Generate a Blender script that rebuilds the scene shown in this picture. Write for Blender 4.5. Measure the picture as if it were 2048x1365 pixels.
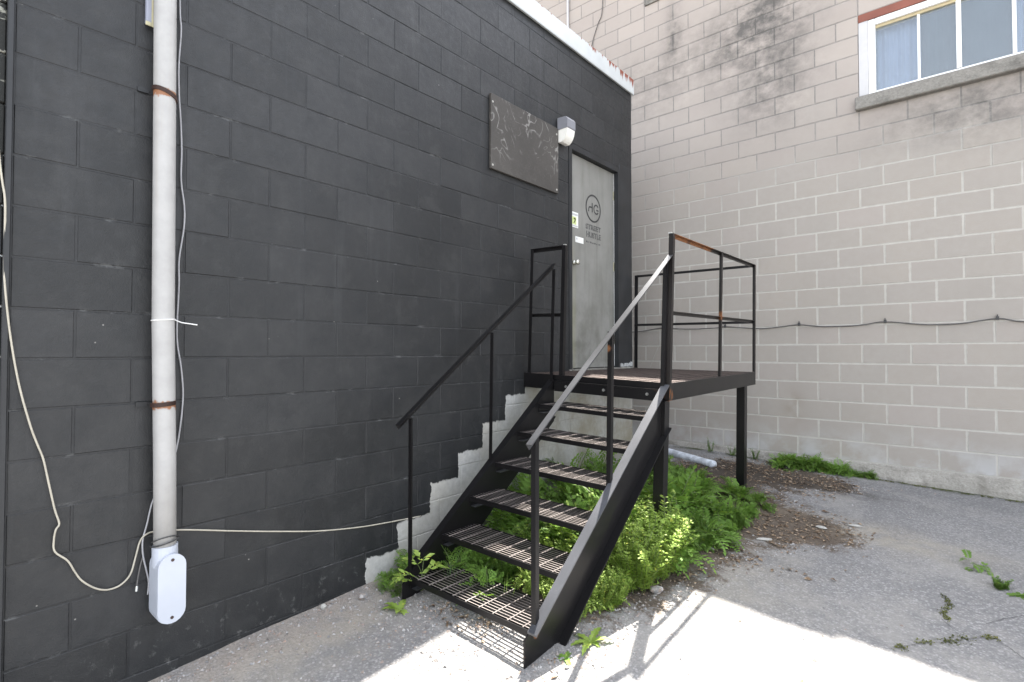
import bpy, math, random
from mathutils import Vector, Matrix, noise

for o in list(bpy.data.objects):
    bpy.data.objects.remove(o)
S = bpy.context.scene
COL = S.collection
R = random.Random(11)
rad = math.radians

# ------------------------------------------------------------------ camera, sky, sun, exposure
cam_d = bpy.data.cameras.new('camera')
cam = bpy.data.objects.new('camera', cam_d)
COL.objects.link(cam)
cam_d.sensor_width = 36.0
cam_d.lens = 1052.34 / 2048 * 36
cam_d.clip_start = 0.02
cam_d.clip_end = 2000
cam.location = (2.8525, -6.5123, 0.0)
cam.rotation_euler = (math.pi / 2 + 0.0206, 0.0, 0.7157)
S.camera = cam

SUN_TO = Vector((-0.16, 0.54, 1.0)).normalized()       # direction towards the sun
sun_d = bpy.data.lights.new('sun', 'SUN')
sun_d.energy = 3.9
sun_d.angle = rad(0.55)
sun_d.color = (1.0, 0.95, 0.88)
sun = bpy.data.objects.new('sun', sun_d)
COL.objects.link(sun)
sun.rotation_euler = SUN_TO.to_track_quat('Z', 'Y').to_euler()
sun.location = (-3, 10, 20)

W = bpy.data.worlds.new('World')
S.world = W
W.use_nodes = True
nt = W.node_tree
for n in list(nt.nodes):
    nt.nodes.remove(n)
sky = nt.nodes.new('ShaderNodeTexSky')
sky.sky_type = 'NISHITA'
sky.sun_disc = False
sky.sun_elevation = math.asin(SUN_TO.z)
sky.sun_rotation = math.atan2(SUN_TO.x, SUN_TO.y)
sky.air_density = 1.0
sky.dust_density = 1.6
sky.ozone_density = 1.0
bg = nt.nodes.new('ShaderNodeBackground')
bg.inputs['Strength'].default_value = 0.13
wo = nt.nodes.new('ShaderNodeOutputWorld')
hs = nt.nodes.new('ShaderNodeHueSaturation')          # sky saturation lowered so its blue light comes out near neutral
hs.inputs['Saturation'].default_value = 0.30
nt.links.new(sky.outputs[0], hs.inputs['Color'])
nt.links.new(hs.outputs[0], bg.inputs[0])
nt.links.new(bg.outputs[0], wo.inputs[0])

S.view_settings.view_transform = 'Standard'
S.view_settings.look = 'None'
S.view_settings.gamma = 1.0
S.view_settings.exposure = 2.56
S.view_settings.use_curve_mapping = False
S.render.engine = 'CYCLES'
S.cycles.max_bounces = 8
S.cycles.transparent_max_bounces = 12


# ------------------------------------------------------------------ material helpers
class NB:
    """small node-building helper around one material"""
    def __init__(s, name):
        s.m = bpy.data.materials.new(name)
        s.m.use_nodes = True
        s.t = s.m.node_tree
        for n in list(s.t.nodes):
            s.t.nodes.remove(n)
        s.out = s.t.nodes.new('ShaderNodeOutputMaterial')
        s.b = s.t.nodes.new('ShaderNodeBsdfPrincipled')
        s.t.links.new(s.b.outputs[0], s.out.inputs[0])
        s._pos = None

    def n(s, typ, **kw):
        x = s.t.nodes.new(typ)
        for k, v in kw.items():
            setattr(x, k, v)
        return x

    def link(s, a, b):
        s.t.links.new(a, b)

    def put(s, sock, v):
        if hasattr(v, 'is_output') or isinstance(v, bpy.types.NodeSocket):
            s.link(v, sock)
        else:
            if isinstance(v, (tuple, list)) and len(v) == 3 and sock.type == 'RGBA':
                v = (*v, 1)
            sock.default_value = v

    @property
    def pos(s):
        if s._pos is None:
            s._pos = s.n('ShaderNodeNewGeometry').outputs['Position']
        return s._pos

    def xyz(s, v=None):
        x = s.n('ShaderNodeSeparateXYZ')
        s.put(x.inputs[0], v if v is not None else s.pos)
        return x.outputs

    def math(s, op, a, b=0.0, c=0.0, clamp=False):
        x = s.n('ShaderNodeMath', operation=op, use_clamp=clamp)
        s.put(x.inputs[0], a)
        s.put(x.inputs[1], b)
        if len(x.inputs) > 2:
            s.put(x.inputs[2], c)
        return x.outputs[0]

    def scale(s, v, sc):
        x = s.n('ShaderNodeVectorMath', operation='MULTIPLY')
        s.put(x.inputs[0], v)
        x.inputs[1].default_value = sc
        return x.outputs[0]

    def noise(s, scale, detail=4, rough=0.55, v=None, out=0, dist=0.0):
        x = s.n('ShaderNodeTexNoise')
        s.put(x.inputs['Vector'], v if v is not None else s.pos)
        x.inputs['Scale'].default_value = scale
        x.inputs['Detail'].default_value = detail
        x.inputs['Roughness'].default_value = rough
        x.inputs['Distortion'].default_value = dist
        return x.outputs[out]

    def voro(s, scale, v=None, feature='F1', out='Distance', rnd=1.0):
        x = s.n('ShaderNodeTexVoronoi', feature=feature)
        s.put(x.inputs['Vector'], v if v is not None else s.pos)
        x.inputs['Scale'].default_value = scale
        x.inputs['Randomness'].default_value = rnd
        return x.outputs[out]

    def ramp(s, v, stops, interp='LINEAR'):
        x = s.n('ShaderNodeValToRGB')
        cr = x.color_ramp
        cr.interpolation = interp
        while len(cr.elements) < len(stops):
            cr.elements.new(0.5)
        for e, (p, c) in zip(cr.elements, stops):
            e.position = p
            e.color = (c, c, c, 1) if not isinstance(c, (tuple, list)) else (*c, 1)
        s.put(x.inputs[0], v)
        return x.outputs[0]

    def mr(s, v, a, b, c=0.0, d=1.0, smooth=False):
        x = s.n('ShaderNodeMapRange')
        if smooth:
            x.interpolation_type = 'SMOOTHSTEP'
        x.clamp = True
        s.put(x.inputs[0], v)
        for i, q in enumerate((a, b, c, d)):
            s.put(x.inputs[1 + i], q)
        return x.outputs[0]

    def mix(s, f, a, b, mode='MIX'):
        x = s.n('ShaderNodeMix', data_type='RGBA', blend_type=mode)
        s.put(x.inputs[0], f)
        s.put(x.inputs[6], a)
        s.put(x.inputs[7], b)
        return x.outputs[2]

    def rand(s):
        return s.n('ShaderNodeObjectInfo').outputs['Random']

    def bump(s, h, strength=0.3, dist=0.01, normal=None):
        x = s.n('ShaderNodeBump')
        x.inputs['Strength'].default_value = strength
        x.inputs['Distance'].default_value = dist
        s.put(x.inputs['Height'], h)
        if normal is not None:
            s.link(normal, x.inputs['Normal'])
        return x.outputs[0]

    def fin(s, color, rough=0.8, normal=None, metal=0.0, spec=0.5):
        s.put(s.b.inputs['Base Color'], color)
        s.put(s.b.inputs['Roughness'], rough)
        s.put(s.b.inputs['Metallic'], metal)
        s.put(s.b.inputs['Specular IOR Level'], spec)
        if normal is not None:
            s.link(normal, s.b.inputs['Normal'])
        return s.m

    def gauss2(s, u, v, cu, cv, su, sv):
        """soft elliptical spot, 1 at the centre"""
        a = s.math('DIVIDE', s.math('SUBTRACT', u, cu), su)
        b = s.math('DIVIDE', s.math('SUBTRACT', v, cv), sv)
        d = s.math('ADD', s.math('MULTIPLY', a, a), s.math('MULTIPLY', b, b))
        return s.math('POWER', 2.718, s.math('MULTIPLY', d, -1.0))


def simple(name, col, rough=0.6, var=0.12, scale=8.0, metal=0.0, spec=0.5, bump=0.0):
    b = NB(name)
    n = b.noise(scale, 5)
    c = b.mix(b.mr(n, 0.35, 0.65), tuple(x * (1 - var) for x in col), tuple(min(1, x * (1 + var)) for x in col))
    nm = b.bump(b.noise(scale * 12, 3), bump, 0.004) if bump else None
    return b.fin(c, rough, nm, metal, spec)


M = {}
B = 0.2032                     # block module
Y0, ZD = -6.2505, 0.17505      # joint origins of the charcoal wall
X0, ZR = -0.4265, 0.0812       # and of the grey wall


# painted block wall: charcoal paint, with the bare stepped strip left along the stairs
def mat_dark(name, joint=False):
    b = NB(name)
    x, y, z = b.xyz()
    wob = b.noise(9.0, 4, 0.6)
    wob2 = b.noise(40.0, 3, 0.6)
    yy = b.math('ADD', y, b.math('MULTIPLY', b.math('SUBTRACT', wob, 0.5), 0.07))
    zz = b.math('ADD', z, b.math('MULTIPLY', b.math('SUBTRACT', wob, 0.5), 0.06))
    zz = b.math('ADD', zz, b.math('MULTIPLY', b.math('SUBTRACT', wob2, 0.5), 0.03))
    # upper edge of the bare strip for every y, coded as (z + 2) / 4
    st = [(-6.5, -2.0), (-4.63, -1.295), (-4.375, -1.122), (-4.12, -0.92), (-3.845, -0.74),
          (-3.585, -0.553), (-3.325, -0.355), (-3.07, -0.262), (-2.42, -0.165)]
    e = b.ramp(b.math('DIVIDE', b.math('ADD', yy, 7.0), 7.0),
               [((p + 7) / 7, (q + 2) / 4) for p, q in st], 'CONSTANT')
    edge = b.math('SUBTRACT', b.math('MULTIPLY', e, 4.0), 2.0)
    bare = b.mr(b.math('SUBTRACT', edge, zz), -0.004, 0.006)
    rnd = b.rand()
    n1 = b.noise(1.3, 5, 0.6)
    n2 = b.noise(24.0, 4, 0.65)
    n3 = b.noise(160.0, 2, 0.6)
    paint = b.mix(b.mr(n1, 0.32, 0.68), (0.0105, 0.0112, 0.0122), (0.0215, 0.0222, 0.0235))
    paint = b.mix(b.math('MULTIPLY', b.math('POWER', rnd, 2.0), 0.55), paint, (0.030, 0.031, 0.033))
    paint = b.mix(b.mr(n2, 0.52, 0.8, 0, 0.45), paint, (0.034, 0.0345, 0.035))
    n4 = b.noise(5.5, 6, 0.7)
    paint = b.mix(b.mr(n4, 0.5, 0.66, 0, 0.6), paint, (0.012, 0.0135, 0.0155))
    paint = b.mix(b.mr(n4, 0.48, 0.34, 0, 0.5), paint, (0.033, 0.0335, 0.034))
    # chips and pale scuffs, the joints' arrises worn most
    jz = b.math('PINGPONG', b.math('DIVIDE', b.math('SUBTRACT', z, ZD), B), 0.5)
    jd = b.mr(b.math('MULTIPLY', jz, B), 0.011, 0.003)
    wornj = b.math('MULTIPLY', jd, b.mr(b.noise(1.0, 6, 0.75, b.scale(b.pos, (7, 7, 14))), 0.56, 0.66))
    paint = b.mix(b.math('MULTIPLY', wornj, 0.5), paint, (0.16, 0.165, 0.165))
    pits = b.mr(b.voro(190.0), 0.0, 0.16, 1.0, 0.0)
    pits = b.math('MULTIPLY', pits, b.mr(b.noise(2.0, 3), 0.4, 0.6))
    paint = b.mix(b.math('MULTIPLY', pits, 0.6), paint, (0.006, 0.006, 0.007))
    chip = b.mr(b.voro(13.0), 0.0, 0.055, 1.0, 0.0)
    chip = b.math('MULTIPLY', chip, b.mr(b.noise(3.1, 2), 0.56, 0.64))
    paint = b.mix(chip, paint, (0.42, 0.41, 0.38))
    low = b.math('MULTIPLY', b.mr(z, -1.15, -1.5), b.mr(b.noise(17.0, 6, 0.75), 0.57, 0.68))
    paint = b.mix(b.math('MULTIPLY', low, 0.5), paint, (0.22, 0.22, 0.21))
    drip = b.mr(b.noise(1.0, 4, 0.6, b.scale(b.pos, (1, 9, 0.7))), 0.58, 0.72)
    paint = b.mix(b.math('MULTIPLY', drip, 0.25), paint, (0.05, 0.052, 0.055))
    conc = b.mix(b.mr(n2, 0.3, 0.7), (0.37, 0.365, 0.35), (0.49, 0.485, 0.465))
    conc = b.mix(b.mr(n1, 0.45, 0.7, 0, 0.6), conc, (0.36, 0.33, 0.255))
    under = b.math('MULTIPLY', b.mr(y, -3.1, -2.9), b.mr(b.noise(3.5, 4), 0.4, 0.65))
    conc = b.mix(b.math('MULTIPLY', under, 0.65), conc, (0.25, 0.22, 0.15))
    if joint:
        paint = b.mix(0.3, paint, (0.016, 0.017, 0.019))
        conc = b.mix(0.5, conc, (0.36, 0.35, 0.32))
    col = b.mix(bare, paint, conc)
    rough = b.mix(bare, b.mr(n2, 0.3, 0.7, 0.42, 0.62), (0.9, 0.9, 0.9))
    nm = b.bump(b.math('ADD', b.math('MULTIPLY', n2, 0.7), b.math('MULTIPLY', n3, 0.5)), 0.45, 0.006)
    return b.fin(col, rough, nm, 0, 0.42)


M['dark'] = mat_dark('charcoal_painted_block')
M['dark_joint'] = mat_dark('charcoal_painted_joint', True)


def mat_gray(name, mortar=False):
    b = NB(name)
    x, y, z = b.xyz()
    rnd = b.rand()
    n1 = b.noise(1.1, 5, 0.6)
    n2 = b.noise(14.0, 5, 0.65)
    n3 = b.noise(140.0, 3, 0.7)
    if mortar:
        c = b.mix(b.mr(n2, 0.3, 0.7), (0.43, 0.41, 0.372), (0.50, 0.478, 0.435))
        up = b.mr(b.math('ADD', z, b.math('MULTIPLY', b.math('SUBTRACT', n1, 0.5), 2.2)), 1.7, 2.6)
        c = b.mix(up, c, b.mix(b.mr(n2, 0.35, 0.65), (0.31, 0.285, 0.262), (0.23, 0.213, 0.198)))
    else:
        ca = b.mix(b.mr(rnd, 0.0, 0.6), (0.368, 0.330, 0.288), (0.348, 0.318, 0.284))
        ca = b.mix(b.mr(rnd, 0.6, 1.0), ca, (0.376, 0.334, 0.300))
        c = b.mix(b.mr(n2, 0.25, 0.75, 0, 0.5), ca, (0.40, 0.372, 0.342))
        c = b.mix(b.mr(n1, 0.4, 0.75, 0, 0.45), c, (0.31, 0.286, 0.258))
        up = b.mr(b.math('ADD', z, b.math('MULTIPLY', b.math('SUBTRACT', n1, 0.5), 2.0)), 1.8, 3.0)
        c = b.mix(b.math('MULTIPLY', up, 0.55), c, b.mix(rnd, (0.45, 0.39, 0.35), (0.38, 0.328, 0.294)))
        # mortar smeared over the arrises of the blocks
        row = b.math('FLOOR', b.math('DIVIDE', b.math('SUBTRACT', z, ZR), B))
        even = b.math('SUBTRACT', 1.0, b.math('ABSOLUTE', b.math('MODULO', row, 2.0)))
        ux = b.math('ADD', b.math('DIVIDE', b.math('SUBTRACT', x, X0), 2 * B), b.math('MULTIPLY', even, 0.5))
        dx = b.math('MULTIPLY', b.math('PINGPONG', ux, 0.5), 2 * B)
        dz = b.math('MULTIPLY', b.math('PINGPONG', b.math('DIVIDE', b.math('SUBTRACT', z, ZR), B), 0.5), B)
        dj = b.math('MINIMUM', dx, dz)
        dj = b.math('SUBTRACT', dj, b.math('MULTIPLY', b.math('SUBTRACT', b.noise(16.0, 5, 0.7), 0.45), 0.03))
        smear = b.math('MULTIPLY', b.mr(dj, 0.013, 0.004), b.mr(z, 2.2, 1.2, 0.25, 0.75))
        c = b.mix(smear, c, (0.43, 0.41, 0.375))
        # white salts in the lowest courses
        salt = b.math('MULTIPLY', b.mr(z, -0.78, -1.12), b.mr(b.noise(3.4, 5, 0.6), 0.42, 0.6))
        c = b.mix(b.math('MULTIPLY', salt, 0.6), c, (0.52, 0.53, 0.54))
    # soot stains running down from the roof and the sill
    nst = b.noise(3.2, 6, 0.68, b.scale(b.pos, (1.0, 1.0, 1.25)))
    nst2 = b.noise(9.0, 5, 0.7)
    s1 = b.gauss2(x, z, 1.22, 4.35, 0.42, 0.95)
    s2 = b.gauss2(x, z, 0.75, 3.75, 0.6, 0.42)
    s2b = b.gauss2(x, z, 1.15, 3.05, 0.42, 0.45)
    s3 = b.gauss2(x, z, -0.02, 4.15, 0.12, 0.42)
    s4 = b.gauss2(x, z, 2.95, 2.3, 0.75, 0.32)
    s5 = b.gauss2(x, z, -0.55, 3.55, 0.75, 0.5)
    ssum = b.math('ADD', s1, b.math('MULTIPLY', s2, 0.75))
    ssum = b.math('ADD', ssum, b.math('MULTIPLY', s2b, 0.75))
    ssum = b.math('ADD', ssum, b.math('MULTIPLY', s3, 0.8))
    ssum = b.math('ADD', ssum, b.math('MULTIPLY', s4, 0.85))
    ssum = b.math('ADD', ssum, b.math('MULTIPLY', s5, 0.45))
    stain = b.math('MULTIPLY', ssum, b.mr(b.math('ADD', b.math('MULTIPLY', nst, 0.65), b.math('MULTIPLY', nst2, 0.35)), 0.36, 0.60))
    stain = b.math('MINIMUM', b.math('MULTIPLY', stain, 1.25 if mortar else 0.95), 0.92)
    c = b.mix(stain, c, (0.105, 0.10, 0.094))
    rust = b.gauss2(x, z, 1.36, -0.62, 0.11, 0.2)
    rust = b.math('MULTIPLY', rust, b.mr(b.noise(7.0, 3), 0.35, 0.6))
    c = b.mix(b.math('MULTIPLY', rust, 0.55), c, (0.26, 0.22, 0.17))
    h = b.math('ADD', b.math('MULTIPLY', n2, 0.5), b.math('MULTIPLY', n3, 0.7))
    nm = b.bump(h, 0.5, 0.006)
    return b.fin(c, 0.92, nm, 0, 0.2)


M['gray'] = mat_gray('grey_concrete_block')
M['gray_joint'] = mat_gray('pale_mortar', True)


def mat_conc(name, a, c2, dirt=(0.16, 0.15, 0.13), amt=0.5, sc=6.0, bump=0.6):
    b = NB(name)
    n1 = b.noise(sc, 6, 0.65)
    n2 = b.noise(sc * 9, 4, 0.7)
    c = b.mix(b.mr(n2, 0.3, 0.7), a, c2)
    c = b.mix(b.mr(n1, 0.48, 0.68, 0, amt), c, dirt)
    return b.fin(c, 0.93, b.bump(b.math('ADD', n1, n2), bump, 0.012), 0, 0.2)


M['footing'] = mat_conc('rough_footing_concrete', (0.30, 0.28, 0.25), (0.42, 0.40, 0.36), (0.17, 0.155, 0.13), 0.6, 7.0, 0.9)
M['sill'] = mat_conc('weathered_sill_concrete', (0.20, 0.19, 0.17), (0.29, 0.275, 0.25), (0.11, 0.105, 0.095), 0.7, 6.0, 0.7)
M['side'] = mat_conc('plain_masonry', (0.30, 0.29, 0.27), (0.36, 0.34, 0.32))
M['roof'] = simple('roof_felt', (0.06, 0.06, 0.06), 0.9)


# painted steel with rust
def mat_steel(name, base, rough, rust_amt=0.52, spots=(), worn=(0.19, 0.17, 0.155), wear_light=0.0, spec=0.32, bmp=0.06, metal=0.0, lit_tops=False):
    b = NB(name)
    x, y, z = b.xyz()
    n1 = b.noise(6.0, 6, 0.7)
    n2 = b.noise(55.0, 4, 0.7)
    n3 = b.noise(2.0, 3, 0.5)
    c = b.mix(b.mr(n3, 0.35, 0.7), tuple(q * 0.8 for q in base), tuple(q * 1.35 for q in base))
    c = b.mix(b.mr(n2, 0.6, 0.75, 0, 0.3), c, tuple(q * 2 + 0.004 for q in base))
    if wear_light:
        wm = b.mr(n1, 0.36, 0.56, 0, wear_light)
        if lit_tops:                                   # foot wear plus sunlit brightness painted on upward faces only
            nz = b.xyz(b.n('ShaderNodeNewGeometry').outputs['Normal'])[2]
            wm = b.math('MULTIPLY', b.mr(n1, 0.3, 0.55, wear_light * 0.55, wear_light), b.mr(nz, 0.5, 0.9))
        c = b.mix(wm, c, worn)
    rm = b.mr(n1, 1.0 - rust_amt * 0.62, 1.0 - rust_amt * 0.62 + 0.09)
    for (cx, cy, cz, rr) in spots:
        d = b.n('ShaderNodeVectorMath', operation='DISTANCE')
        b.put(d.inputs[0], b.pos)
        d.inputs[1].default_value = (cx, cy, cz)
        dd = b.math('ADD', d.outputs['Value'], b.math('MULTIPLY', b.math('SUBTRACT', n2, 0.5), rr * 0.9))
        rm = b.math('MAXIMUM', rm, b.mr(dd, rr, rr * 0.6))
    rc = b.mix(b.mr(n2, 0.35, 0.65), (0.11, 0.045, 0.02), (0.27, 0.115, 0.045))
    c = b.mix(rm, c, rc)
    dust = b.mr(b.voro(70.0), 0.0, 0.12, 1.0, 0.0)
    dust = b.math('MULTIPLY', dust, b.mr(b.noise(5.0, 2), 0.56, 0.66))
    c = b.mix(b.math('MULTIPLY', dust, 0.5), c, (0.35, 0.34, 0.32))
    r = b.mix(rm, b.mr(n3, 0.3, 0.7, rough - 0.03, rough + 0.05), (0.9, 0.9, 0.9))
    return b.fin(c, r, b.bump(b.math('ADD', n1, n2), bmp, 0.002) if bmp else None, metal, spec)


BLK = (0.007, 0.0065, 0.007)
M['steel'] = mat_steel('black_painted_steel', BLK, 0.33, 0.50,
                       spots=[(1.305, -3.07, -0.30, 0.05), (1.27, -4.50, -1.36, 0.028),
                              (1.27, -4.44, -1.24, 0.02), (1.25, -3.80, 0.02, 0.03)])
M['steel_rail'] = mat_steel('worn_black_rail', (0.013, 0.011, 0.0105), 0.36, 0.57,
                            spots=[(1.335, -2.9, 0.82, 0.17), (1.335, -2.62, 0.82, 0.17), (1.33, -2.4, 0.83, 0.12),
                                   (1.31, -2.08, 0.30, 0.05)])
M['handrail'] = mat_steel('sky_sheen_black_handrail', (0.032, 0.033, 0.036), 0.3, 0.15, spec=0.85, bmp=0.0)  # lighter base paints the sky's sheen into the rail
M['flange'] = mat_steel('sky_sheen_flange_top', (0.055, 0.057, 0.064), 0.36, 0.3, spec=0.85, bmp=0.0)  # upward flange painted lighter than the web to carry sky reflection
M['rod'] = mat_steel('worn_bright_cross_rod', (0.15, 0.13, 0.12), 0.42, 0.5, bmp=0.0, metal=0.4, spec=0.6)
M['tread'] = mat_steel('worn_lit_tread_grating', (0.009, 0.0085, 0.0085), 0.34, 0.45, wear_light=1.0, worn=(0.28, 0.245, 0.228), spec=0.6, bmp=0.0, lit_tops=True)  # pale bar tops combine foot wear with painted sunlight
M['deck'] = mat_steel('rusty_lit_deck_grating', (0.03, 0.022, 0.02), 0.6, 0.55, wear_light=1.0, worn=(0.17, 0.125, 0.107), spec=0.5, bmp=0.0, metal=0.1, lit_tops=True)  # upward faces lightened to paint in the landing's sunlit strip
M['bolt'] = simple('zinc_bolt', (0.42, 0.42, 0.40), 0.35, metal=0.8)
M['cut'] = simple('bare_metal_tip', (0.75, 0.75, 0.72), 0.3, metal=0.6)


# ground: aged asphalt, with a soil and leaf-mould patch beneath the landing
def mat_ground():
    b = NB('aged_asphalt')
    x, y, z = b.xyz()
    n1 = b.noise(0.9, 5, 0.6)
    n2 = b.noise(5.0, 6, 0.65)
    n3 = b.noise(60.0, 4, 0.75)
    agg = b.voro(88.0, out='Color')
    aggv = b.xyz(agg)[0]
    aggd = b.voro(88.0)
    c = b.mix(b.mr(n1, 0.35, 0.68), (0.215, 0.21, 0.206), (0.315, 0.305, 0.295))
    c = b.mix(b.mr(n2, 0.45, 0.75, 0, 0.5), c, (0.30, 0.29, 0.27))
    c = b.mix(b.mr(aggv, 0.0, 0.8, 0.5, 0.0), c, (0.13, 0.13, 0.135))
    c = b.mix(b.mr(aggv, 0.72, 0.97, 0, 0.5), c, (0.43, 0.42, 0.415))
    c = b.mix(b.mr(aggd, 0.35, 0.7, 0, 0.4), c, (0.14, 0.138, 0.14))
    # pale worn skin and dusty film
    film = b.mr(b.noise(1.7, 6, 0.7), 0.5, 0.62)
    film = b.math('MULTIPLY', film, 0.45)
    c = b.mix(film, c, (0.33, 0.315, 0.29))
    # sandy wash running out of the soil patch
    wash = b.math('ADD', b.gauss2(x, y, 2.15, -1.75, 0.75, 0.22), b.math('MULTIPLY', b.gauss2(x, y, 1.72, -3.0, 0.35, 0.5), 0.5))
    wash = b.math('ADD', wash, b.math('MULTIPLY', b.gauss2(x, y, 0.25, -5.0, 0.3, 0.9), 0.8))
    c = b.mix(b.math('MULTIPLY', wash, b.mr(n2, 0.35, 0.6, 0.2, 0.9)), c, (0.34, 0.305, 0.245))
    # soil mask: a blob round the landing with ragged lobes reaching on to the asphalt
    m = b.gauss2(x, y, 0.80, -2.0, 1.12, 1.6)
    m = b.math('ADD', m, b.math('MULTIPLY', b.gauss2(x, y, 0.75, -3.6, 0.72, 0.9), 0.85))
    m = b.math('ADD', m, b.math('MULTIPLY', b.gauss2(x, y, 1.85, -1.95, 0.42, 0.32), 0.62))
    m = b.math('ADD', m, b.math('MULTIPLY', b.gauss2(x, y, 1.45, -0.55, 0.75, 0.35), 0.75))
    m = b.math('ADD', m, b.math('MULTIPLY', b.math('SUBTRACT', b.noise(5.5, 7, 0.75), 0.5), 1.25))
    soil = b.mr(b.math('ADD', m, b.math('MULTIPLY', b.math('SUBTRACT', n3, 0.5), 0.35)), 0.46, 0.62, 0, 0.92)
    sc = b.mix(b.mr(n3, 0.3, 0.7), (0.042, 0.031, 0.022), (0.15, 0.115, 0.085))
    sc = b.mix(b.mr(n2, 0.5, 0.7, 0, 0.6), sc, (0.21, 0.17, 0.13))
    wet = b.math('MULTIPLY', b.gauss2(x, y, 0.9, -0.75, 0.9, 0.5), 0.9)
    sc = b.mix(wet, sc, (0.03, 0.022, 0.016))
    c = b.mix(soil, c, sc)
    # damp dark fringe of the soil patch near the wall
    damp = b.math('MULTIPLY', b.gauss2(x, y, 1.75, -0.75, 0.6, 0.14), b.mr(b.noise(6.0, 4), 0.4, 0.55))
    c = b.mix(b.math('MULTIPLY', damp, 0.75), c, (0.05, 0.042, 0.034))
    # gritty dirt hard against the painted wall
    grit = b.math('MULTIPLY', b.mr(x, 0.42, 0.05), b.mr(y, -3.6, -4.4))
    gc = b.mix(b.mr(n3, 0.3, 0.7), (0.20, 0.17, 0.145), (0.38, 0.34, 0.30))
    c = b.mix(b.math('MULTIPLY', grit, b.mr(n2, 0.3, 0.6)), c, gc)
    # moss in the joint at the grey wall
    moss = b.math('MULTIPLY', b.mr(y, -0.16, -0.06), b.mr(b.noise(5.0, 5, 0.7), 0.42, 0.55))
    c = b.mix(moss, c, (0.05, 0.06, 0.018))
    h = b.math('ADD', b.math('MULTIPLY', b.math('SUBTRACT', 1.0, aggd), 0.6), b.math('MULTIPLY', n3, 0.6))
    h = b.math('ADD', h, n2)
    return b.fin(c, 0.9, b.bump(h, 0.55, 0.012), 0, 0.25)


M['ground'] = mat_ground()

M['white_pvc'] = simple('white_plastic', (0.47, 0.50, 0.565), 0.42, 0.04, 5)


M['pvc_dirty'] = simple('mud_flecked_plastic', (0.60, 0.64, 0.70), 0.45, 0.3, 14)


def mat_pipe():
    b = NB('white_painted_conduit')
    x, y, z = b.xyz()
    n = b.noise(12.0, 5, 0.65)
    c = b.mix(b.mr(n, 0.35, 0.7), (0.345, 0.34, 0.333), (0.40, 0.395, 0.387))
    s = b.noise(1.0, 4, 0.6, b.scale(b.pos, (30, 30, 1.2)))
    c = b.mix(b.mr(s, 0.55, 0.75, 0, 0.35), c, (0.34, 0.31, 0.27))
    for zc in (1.187, -0.235):
        g = b.math('ABSOLUTE', b.math('SUBTRACT', b.math('ADD', z, b.math('MULTIPLY', b.math('SUBTRACT', b.noise(40.0, 3), 0.55), 0.05)), zc - 0.008))
        c = b.mix(b.mr(g, 0.021, 0.013), c, (0.26, 0.12, 0.06))
    return b.fin(c, 0.45, None, 0, 0.4)


M['pipe'] = mat_pipe()
M['rust_clamp'] = mat_steel('rusty_clamp', (0.035, 0.018, 0.014), 0.6, 0.45)
M['cable_cream'] = simple('cream_cable_sheath', (0.42, 0.39, 0.32), 0.5, 0.08, 30)
M['cable_white'] = simple('white_cable_sheath', (0.33, 0.33, 0.345), 0.5, 0.1, 30)
M['cable_dark'] = simple('dark_cable_sheath', (0.045, 0.045, 0.045), 0.5, 0.2, 30)
M['cable_gray'] = simple('weathered_grey_cable', (0.10, 0.095, 0.09), 0.6, 0.25, 20)
M['box_cream'] = simple('yellowed_cream_paint', (0.40, 0.37, 0.24), 0.5, 0.12, 20)
M['box_face'] = simple('pale_grey_panel', (0.27, 0.285, 0.35), 0.4, 0.05, 5)
M['screw'] = simple('dark_screw', (0.05, 0.03, 0.025), 0.6)


def mat_flash():
    b = NB('white_coping_metal')
    x, y, z = b.xyz()
    n = b.noise(6.0, 5)
    c = b.mix(b.mr(n, 0.3, 0.7), (0.50, 0.525, 0.53), (0.56, 0.58, 0.575))
    drip = b.noise(1.0, 5, 0.7, b.scale(b.pos, (1, 22, 1.2)))
    lim = b.math('SUBTRACT', 3.085, b.math('MULTIPLY', b.mr(drip, 0.42, 0.78), b.mr(y, -2.3, -1.2, 0.05, 0.22)))
    c = b.mix(b.mr(b.math('SUBTRACT', z, lim), 0.0, 0.012), c, (0.25, 0.075, 0.045))
    return b.fin(c, 0.45, None, 0, 0.4)


M['flash'] = mat_flash()


def mat_door():
    b = NB('weathered_grey_door_paint')
    x, y, z = b.xyz()
    n1 = b.noise(3.0, 5, 0.6)
    n2 = b.noise(1.0, 5, 0.6, b.scale(b.pos, (4, 14, 1.5)))
    c = b.mix(b.mr(n1, 0.3, 0.7), (0.19, 0.188, 0.172), (0.25, 0.247, 0.232))
    c = b.mix(b.mr(n2, 0.5, 0.75, 0, 0.6), c, (0.135, 0.135, 0.115))
    c = b.mix(b.math('MULTIPLY', b.mr(z, 0.9, 0.1), b.mr(b.noise(5.0, 5, 0.65), 0.42, 0.62, 0, 0.55)), c, (0.105, 0.105, 0.085))
    edge = b.math('MULTIPLY', b.mr(y, -2.20, -2.30), b.mr(z, 1.25, 0.4))
    c = b.mix(b.math('MULTIPLY', edge, b.mr(n2, 0.3, 0.6, 0.1, 0.5)), c, (0.30, 0.29, 0.12))
    r = b.gauss2(y, z, -2.295, 1.10, 0.014, 0.07)
    r2 = b.gauss2(y, z, -2.295, 0.96, 0.022, 0.07)
    c = b.mix(b.math('MULTIPLY', b.mr(b.math('ADD', r, b.math('MULTIPLY', b.math('SUBTRACT', b.noise(50, 3), 0.5), 0.5)), 0.35, 0.6), 0.9), c, (0.17, 0.06, 0.045))
    c = b.mix(b.math('MULTIPLY', r2, 0.5), c, (0.33, 0.28, 0.16))
    return b.fin(c, 0.55, b.bump(n1, 0.08, 0.004), 0, 0.35)


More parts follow.
